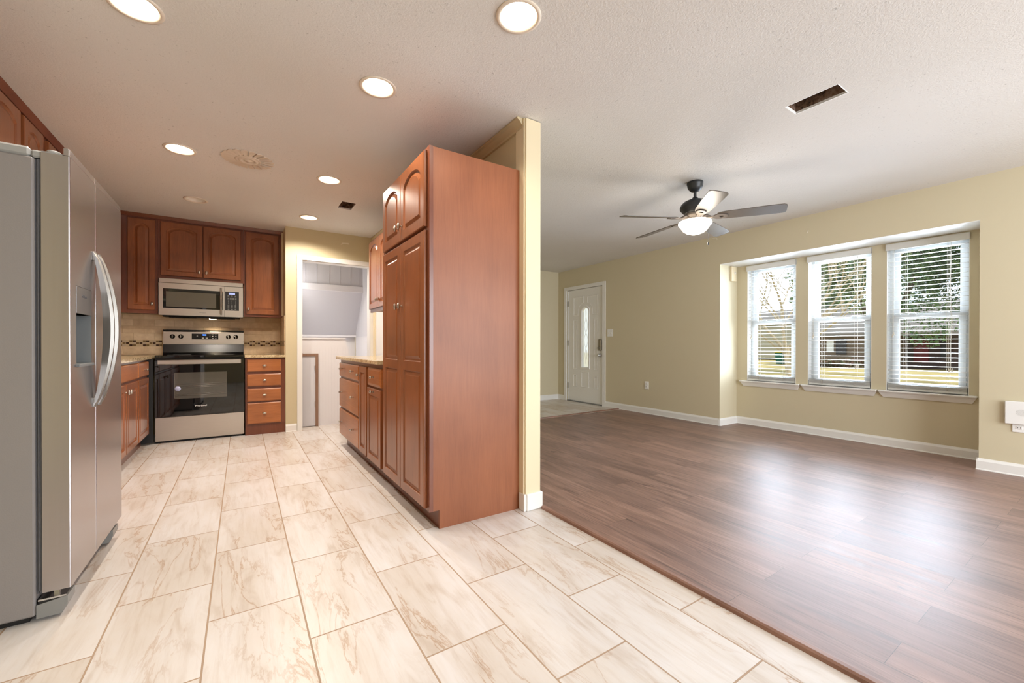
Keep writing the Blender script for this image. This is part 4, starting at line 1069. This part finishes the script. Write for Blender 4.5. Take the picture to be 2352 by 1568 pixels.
# dispenser
B(-.590, FX+.001, 2.3065, 2.5035, 1.152, 1.2615, c=.002).build('dispenser_panel', P('light grey panel', (120, 116, 114), .3, .6), fd)
text('Whirlpool', .014, (FX+.0014, 2.405, 1.225), (PI/2, 0, PI/2), 'gasket', fd, 'logo')
m = MB().quad([(-.615, 2.307, .939), (-.615, 2.503, .939), (-.615, 2.503, 1.152), (-.615, 2.307, 1.152)])
m.quad([(-.615, 2.307, .939), (FX, 2.307, .939), (FX, 2.307, 1.152), (-.615, 2.307, 1.152)])
m.quad([(-.615, 2.503, .939), (FX, 2.503, .939), (FX, 2.503, 1.152), (-.615, 2.503, 1.152)])
m.quad([(-.615, 2.307, 1.152), (FX, 2.307, 1.152), (FX, 2.503, 1.152), (-.615, 2.503, 1.152)])
m.box(-.615, FX+.010, 2.308, 2.502, .939, .951, c=.002)
m.build('dispenser_recess', 'disp_grey', fd)
MB().lathe(-.58, 2.36, [(0, 1.12), (.012, 1.122), (.014, 1.15)], 14).build('nozzle', 'black_matte', fd)
B(-.612, -.606, 2.36, 2.44, 1.0, 1.10, c=.002).build('paddle', 'gasket', fd)
# handles
for y, par in ((2.535, fd), (2.612, gd)):
    rings = []; n = 26
    for k in range(n+1):
        q = k/n; z = .757+(1.436-.757)*q; bul = math.sin(PI*q)**.75
        xo = FX+.006+.062*bul; th = .010+.026*bul
        if q < .04 or q > .96: th = .016
        zz = z
        rings.append([(xo-th, y-.009, zz), (xo-th*.3, y-.011, zz), (xo, y-.006, zz), (xo, y+.006, zz), (xo-th*.3, y+.011, zz), (xo-th, y+.009, zz)])
    m = MB(); m.loft(rings, True, True, True, smooth=False)
    for z in (.775, 1.418): m.box(FX-.001, FX+.008, y-.010, y+.010, z-.02, z+.02, c=.002)
    m.build('handle', 'steel_handle', par)
# feet / hinge covers
for y0, y1 in ((FY0+.002, FY0+.085), (FY1-.13, FY1-.03)):
    m = MB(); m.loft([[(x, y, z) for x, z in ((-.638, .012), (-.572, .012), (-.556, .045), (-.556, .075), (-.638, .062))] for y in (y0, y1)], True, True, True)
    ft = m.build('hinge_cover', 'fridge_grey', t_)
    MB().box(-.634, -.560, y0+.002, y1-.002, .074, .080).box(-.60, -.585, y0+.03, y0+.045, .080, .104).build('lower_hinge', 'chrome', ft)
    MB().box(-.634, -.575, y0+.004, y1-.004, .062, .074).build('hinge_gap', 'black_matte', ft)
B(-.660, -.642, FY0+.09, FY1-.14, .015, .095).build('grille', 'black_matte', t_)

# ------------------------------------------------------------------ outdoors
S('ground', MB().quad([(5.75, -60, -.95), (140, -60, -.95), (140, 90, -.95), (5.75, 90, -.95)]), 'grass')
K = 48/38
def o38(y, z): return (y*K, 1.025+(z-1.025)*K)
t_ = thing('house', 'low tan house across the street with grey shingle roof and dark red door', 'house', (48, 14, -.95))
def wbox(x0, x1, ya, yb, za, zb_):
    a, c_ = o38(ya, za); b, d = o38(yb, zb_); return B(x0, x1, min(a, b), max(a, b), c_, d)
wbox(48, 58, 9.3, 15.5, -.62, 2.0).build('wall', 'stucco', t_)
wbox(50, 58, 3.0, 9.3, -.62, 2.3).build('wall', P('shaded porch siding', (88, 72, 68), .8), t_)  # porch shade put into the wall colour
m = MB(); a, z0 = o38(2.5, 2.0); b, z1 = o38(15.7, 2.0)
m.loft([[(47.2, y, z0-.05), (54, y, z0+3.0), (61, y, z0-.05), (61, y, z0-.25), (47.2, y, z0-.25)] for y in (a, b)], True, True, True)
m.build('roof', 'roof', t_)
wbox(47.9, 48.02, 13.09, 13.55, .58, 1.52).build('window', 'outlet', t_)
wbox(47.9, 48.02, 12.3, 12.95, .4, 1.55).build('shutter', 'shutter', t_)
wbox(49.9, 50.02, 8.2, 8.95, -.1, 1.5).build('door', 'red_door', t_)
for y in (9.2, 6.9): wbox(48.0, 48.15, y, y+.14, -.62, 1.85).build('porch_post', 'trunk_dark', t_)
wbox(49.9, 50.02, 7.1, 7.6, .2, 1.4).build('window', 'shutter', t_)
t_ = thing('house', 'pale beige neighbouring house wall seen through the leftmost window', 'house', (62, 29, -.95))
B(63, 71, 21.6, 36, -.62, 4.3).build('wall', 'siding_beige', t_)
m = MB().loft([[(62.4, y, 4.2), (67, y, 6.3), (71.6, y, 4.2)] for y in (21.4, 36.2)], True, True, True); m.build('roof', 'roof', t_)
t_ = thing('trash_bin', 'green wheelie bin with a yellow lid beside the beige house', 'bin', (50, 22.9, -.95))
a, z0 = o38(17.05, -.45); b, z1 = o38(17.74, .45)
MB().loft([[(49.3, a+.1, -.92), (50, a+.1, -.92), (50, b-.1, -.92), (49.3, b-.1, -.92)], [(49.2, a, z1), (50.1, a, z1), (50.1, b, z1), (49.2, b, z1)]], True, True, True).build('bin_body', 'bin_green', t_)
B(49.15, 50.15, a-.03, b+.03, z1, z1+.12, c=.03).build('lid', 'bin_yellow', t_)

def leafy(name, label, cx, cy, cz, rx, ry, rz, n, mat, size, seed, trunk=True, cat='tree', group=None, dy=0):
    rnd = random.Random(seed); t_ = thing(name, label, cat, (cx, cy, -.95), group)
    m = MB()
    blobs = []
    while len(blobs) < 46:
        b_ = (rnd.uniform(-.8, .8), rnd.uniform(-.8, .8), rnd.uniform(-.85, .85))
        if sum(x*x for x in b_) < .72: blobs.append(b_+(rnd.uniform(.22, .36),))
    for _ in range(n):
        bx, by, bz, br = rnd.choice(blobs)
        u = rnd.uniform(-1, 1); a = rnd.uniform(0, 2*PI); q = math.sqrt(1-u*u); rr = br*rnd.uniform(.75, 1.08)
        p = Vector((cx+rx*(bx+rr*q*math.cos(a)), cy+ry*(by+rr*q*math.sin(a)), cz+rz*(bz+rr*u)))
        d = Vector((rnd.gauss(0, 1), rnd.gauss(0, 1), rnd.gauss(0, 1))).normalized(); s_ = d.orthogonal().normalized()
        L = size*rnd.uniform(.7, 1.4); W_ = L*.45
        m.quad([p-d*L, p+s_*W_, p+d*L, p-s_*W_])
    m.build('foliage', mat, t_)
    if trunk: MB().tube([(cx, cy+dy, -.95), (cx+.05, cy+dy*.8, 1.0), (cx+.1, cy+dy*.25, cz-rz*.3), (cx, cy+.1, cz+rz*.3)], [.15, .14, .12, .06], 10).build('trunk', 'trunk_dark', t_)
    return t_
leafy('evergreen_tree', 'dense dark evergreen tree filling the rightmost window top', 27, 5.4, 6.7, 2.8, 3.8, 5.1, 56000, 'leaf', .074, 3, dy=2.1)
leafy('evergreen_tree', 'tall evergreen tree behind the bare tree in the middle window', 34, 11.2, 8.2, 3.0, 3.6, 5.4, 22000, 'leaf2', .14, 5, dy=-1.95)
leafy('evergreen_tree', 'evergreen tree behind the roof seen in the leftmost window', 78, 27.5, 8.0, 3.5, 4.6, 7.5, 5000, 'leaf', .34, 8)
leafy('shrub', 'low reddish shrub in front of the tan house', 46, 15.6, -.5, .8, 3.2, .45, 1400, 'shrub', .12, 9, False, 'shrub')
def bare_tree(label, x, y, z0, h, seed):
    rnd = random.Random(seed); t_ = thing('bare_tree', label, 'tree', (x, y, z0)); mt, mb_ = MB(), MB()
    def br(m, p, d, L, r, lev):
        pts = [p]; q = Vector(p); dd = Vector(d)
        for k in range(4):
            dd = (dd + Vector((rnd.gauss(0, .10), rnd.gauss(0, .10), rnd.gauss(.04, .06)))).normalized(); q = q+dd*L/4; pts.append(tuple(q))
        m.tube(pts, [r*(1-.14*k) for k in range(5)], 6 if lev > 1 else 8, caps=False)
        if lev < 5 and r > .006:
            for k in range(rnd.choice((2, 3, 3))):
                ax = Vector((rnd.gauss(0, 1), rnd.gauss(0, 1), rnd.uniform(-.2, .6))).normalized()
                nd = (dd*.8+ax*.62+Vector((0, 0, .12))).normalized()
                i = rnd.choice((2, 3, 4, 4)); br(mb_, pts[i], nd, L*rnd.uniform(.62, .85), r*rnd.uniform(.45, .62), lev+1)
    mt.tube([(x, y, z0), (x+.02, y+.04, z0+h*.1), (x, y+.12, z0+h*.22)], [.15, .12, .11], 10)
    for a, up_, r_ in ((-1.2, .75, .075), (-2.0, .5, .06), (1.4, .9, .07), (.4, 1.1, .06), (3.0, 1.3, .07), (-1.6, 1.1, .065), (2.2, .6, .05)):
        br(mb_, (x, y+.1, z0+h*(.17+.05*(a % 1))), Vector((math.cos(a)*.6, math.sin(a)*.9, up_)).normalized(), h*.27, r_, 1)
    mt.build('trunk', 'bark', t_); mb_.build('branches', 'bark', t_)
bare_tree('leafless spreading tree with pale bark seen through the left and middle windows', 17.5, 7.42, -.95, 9.0, 4)

# tidy helper property
for o in bpy.data.objects:
    if '_w' in o.keys(): del o['_w']
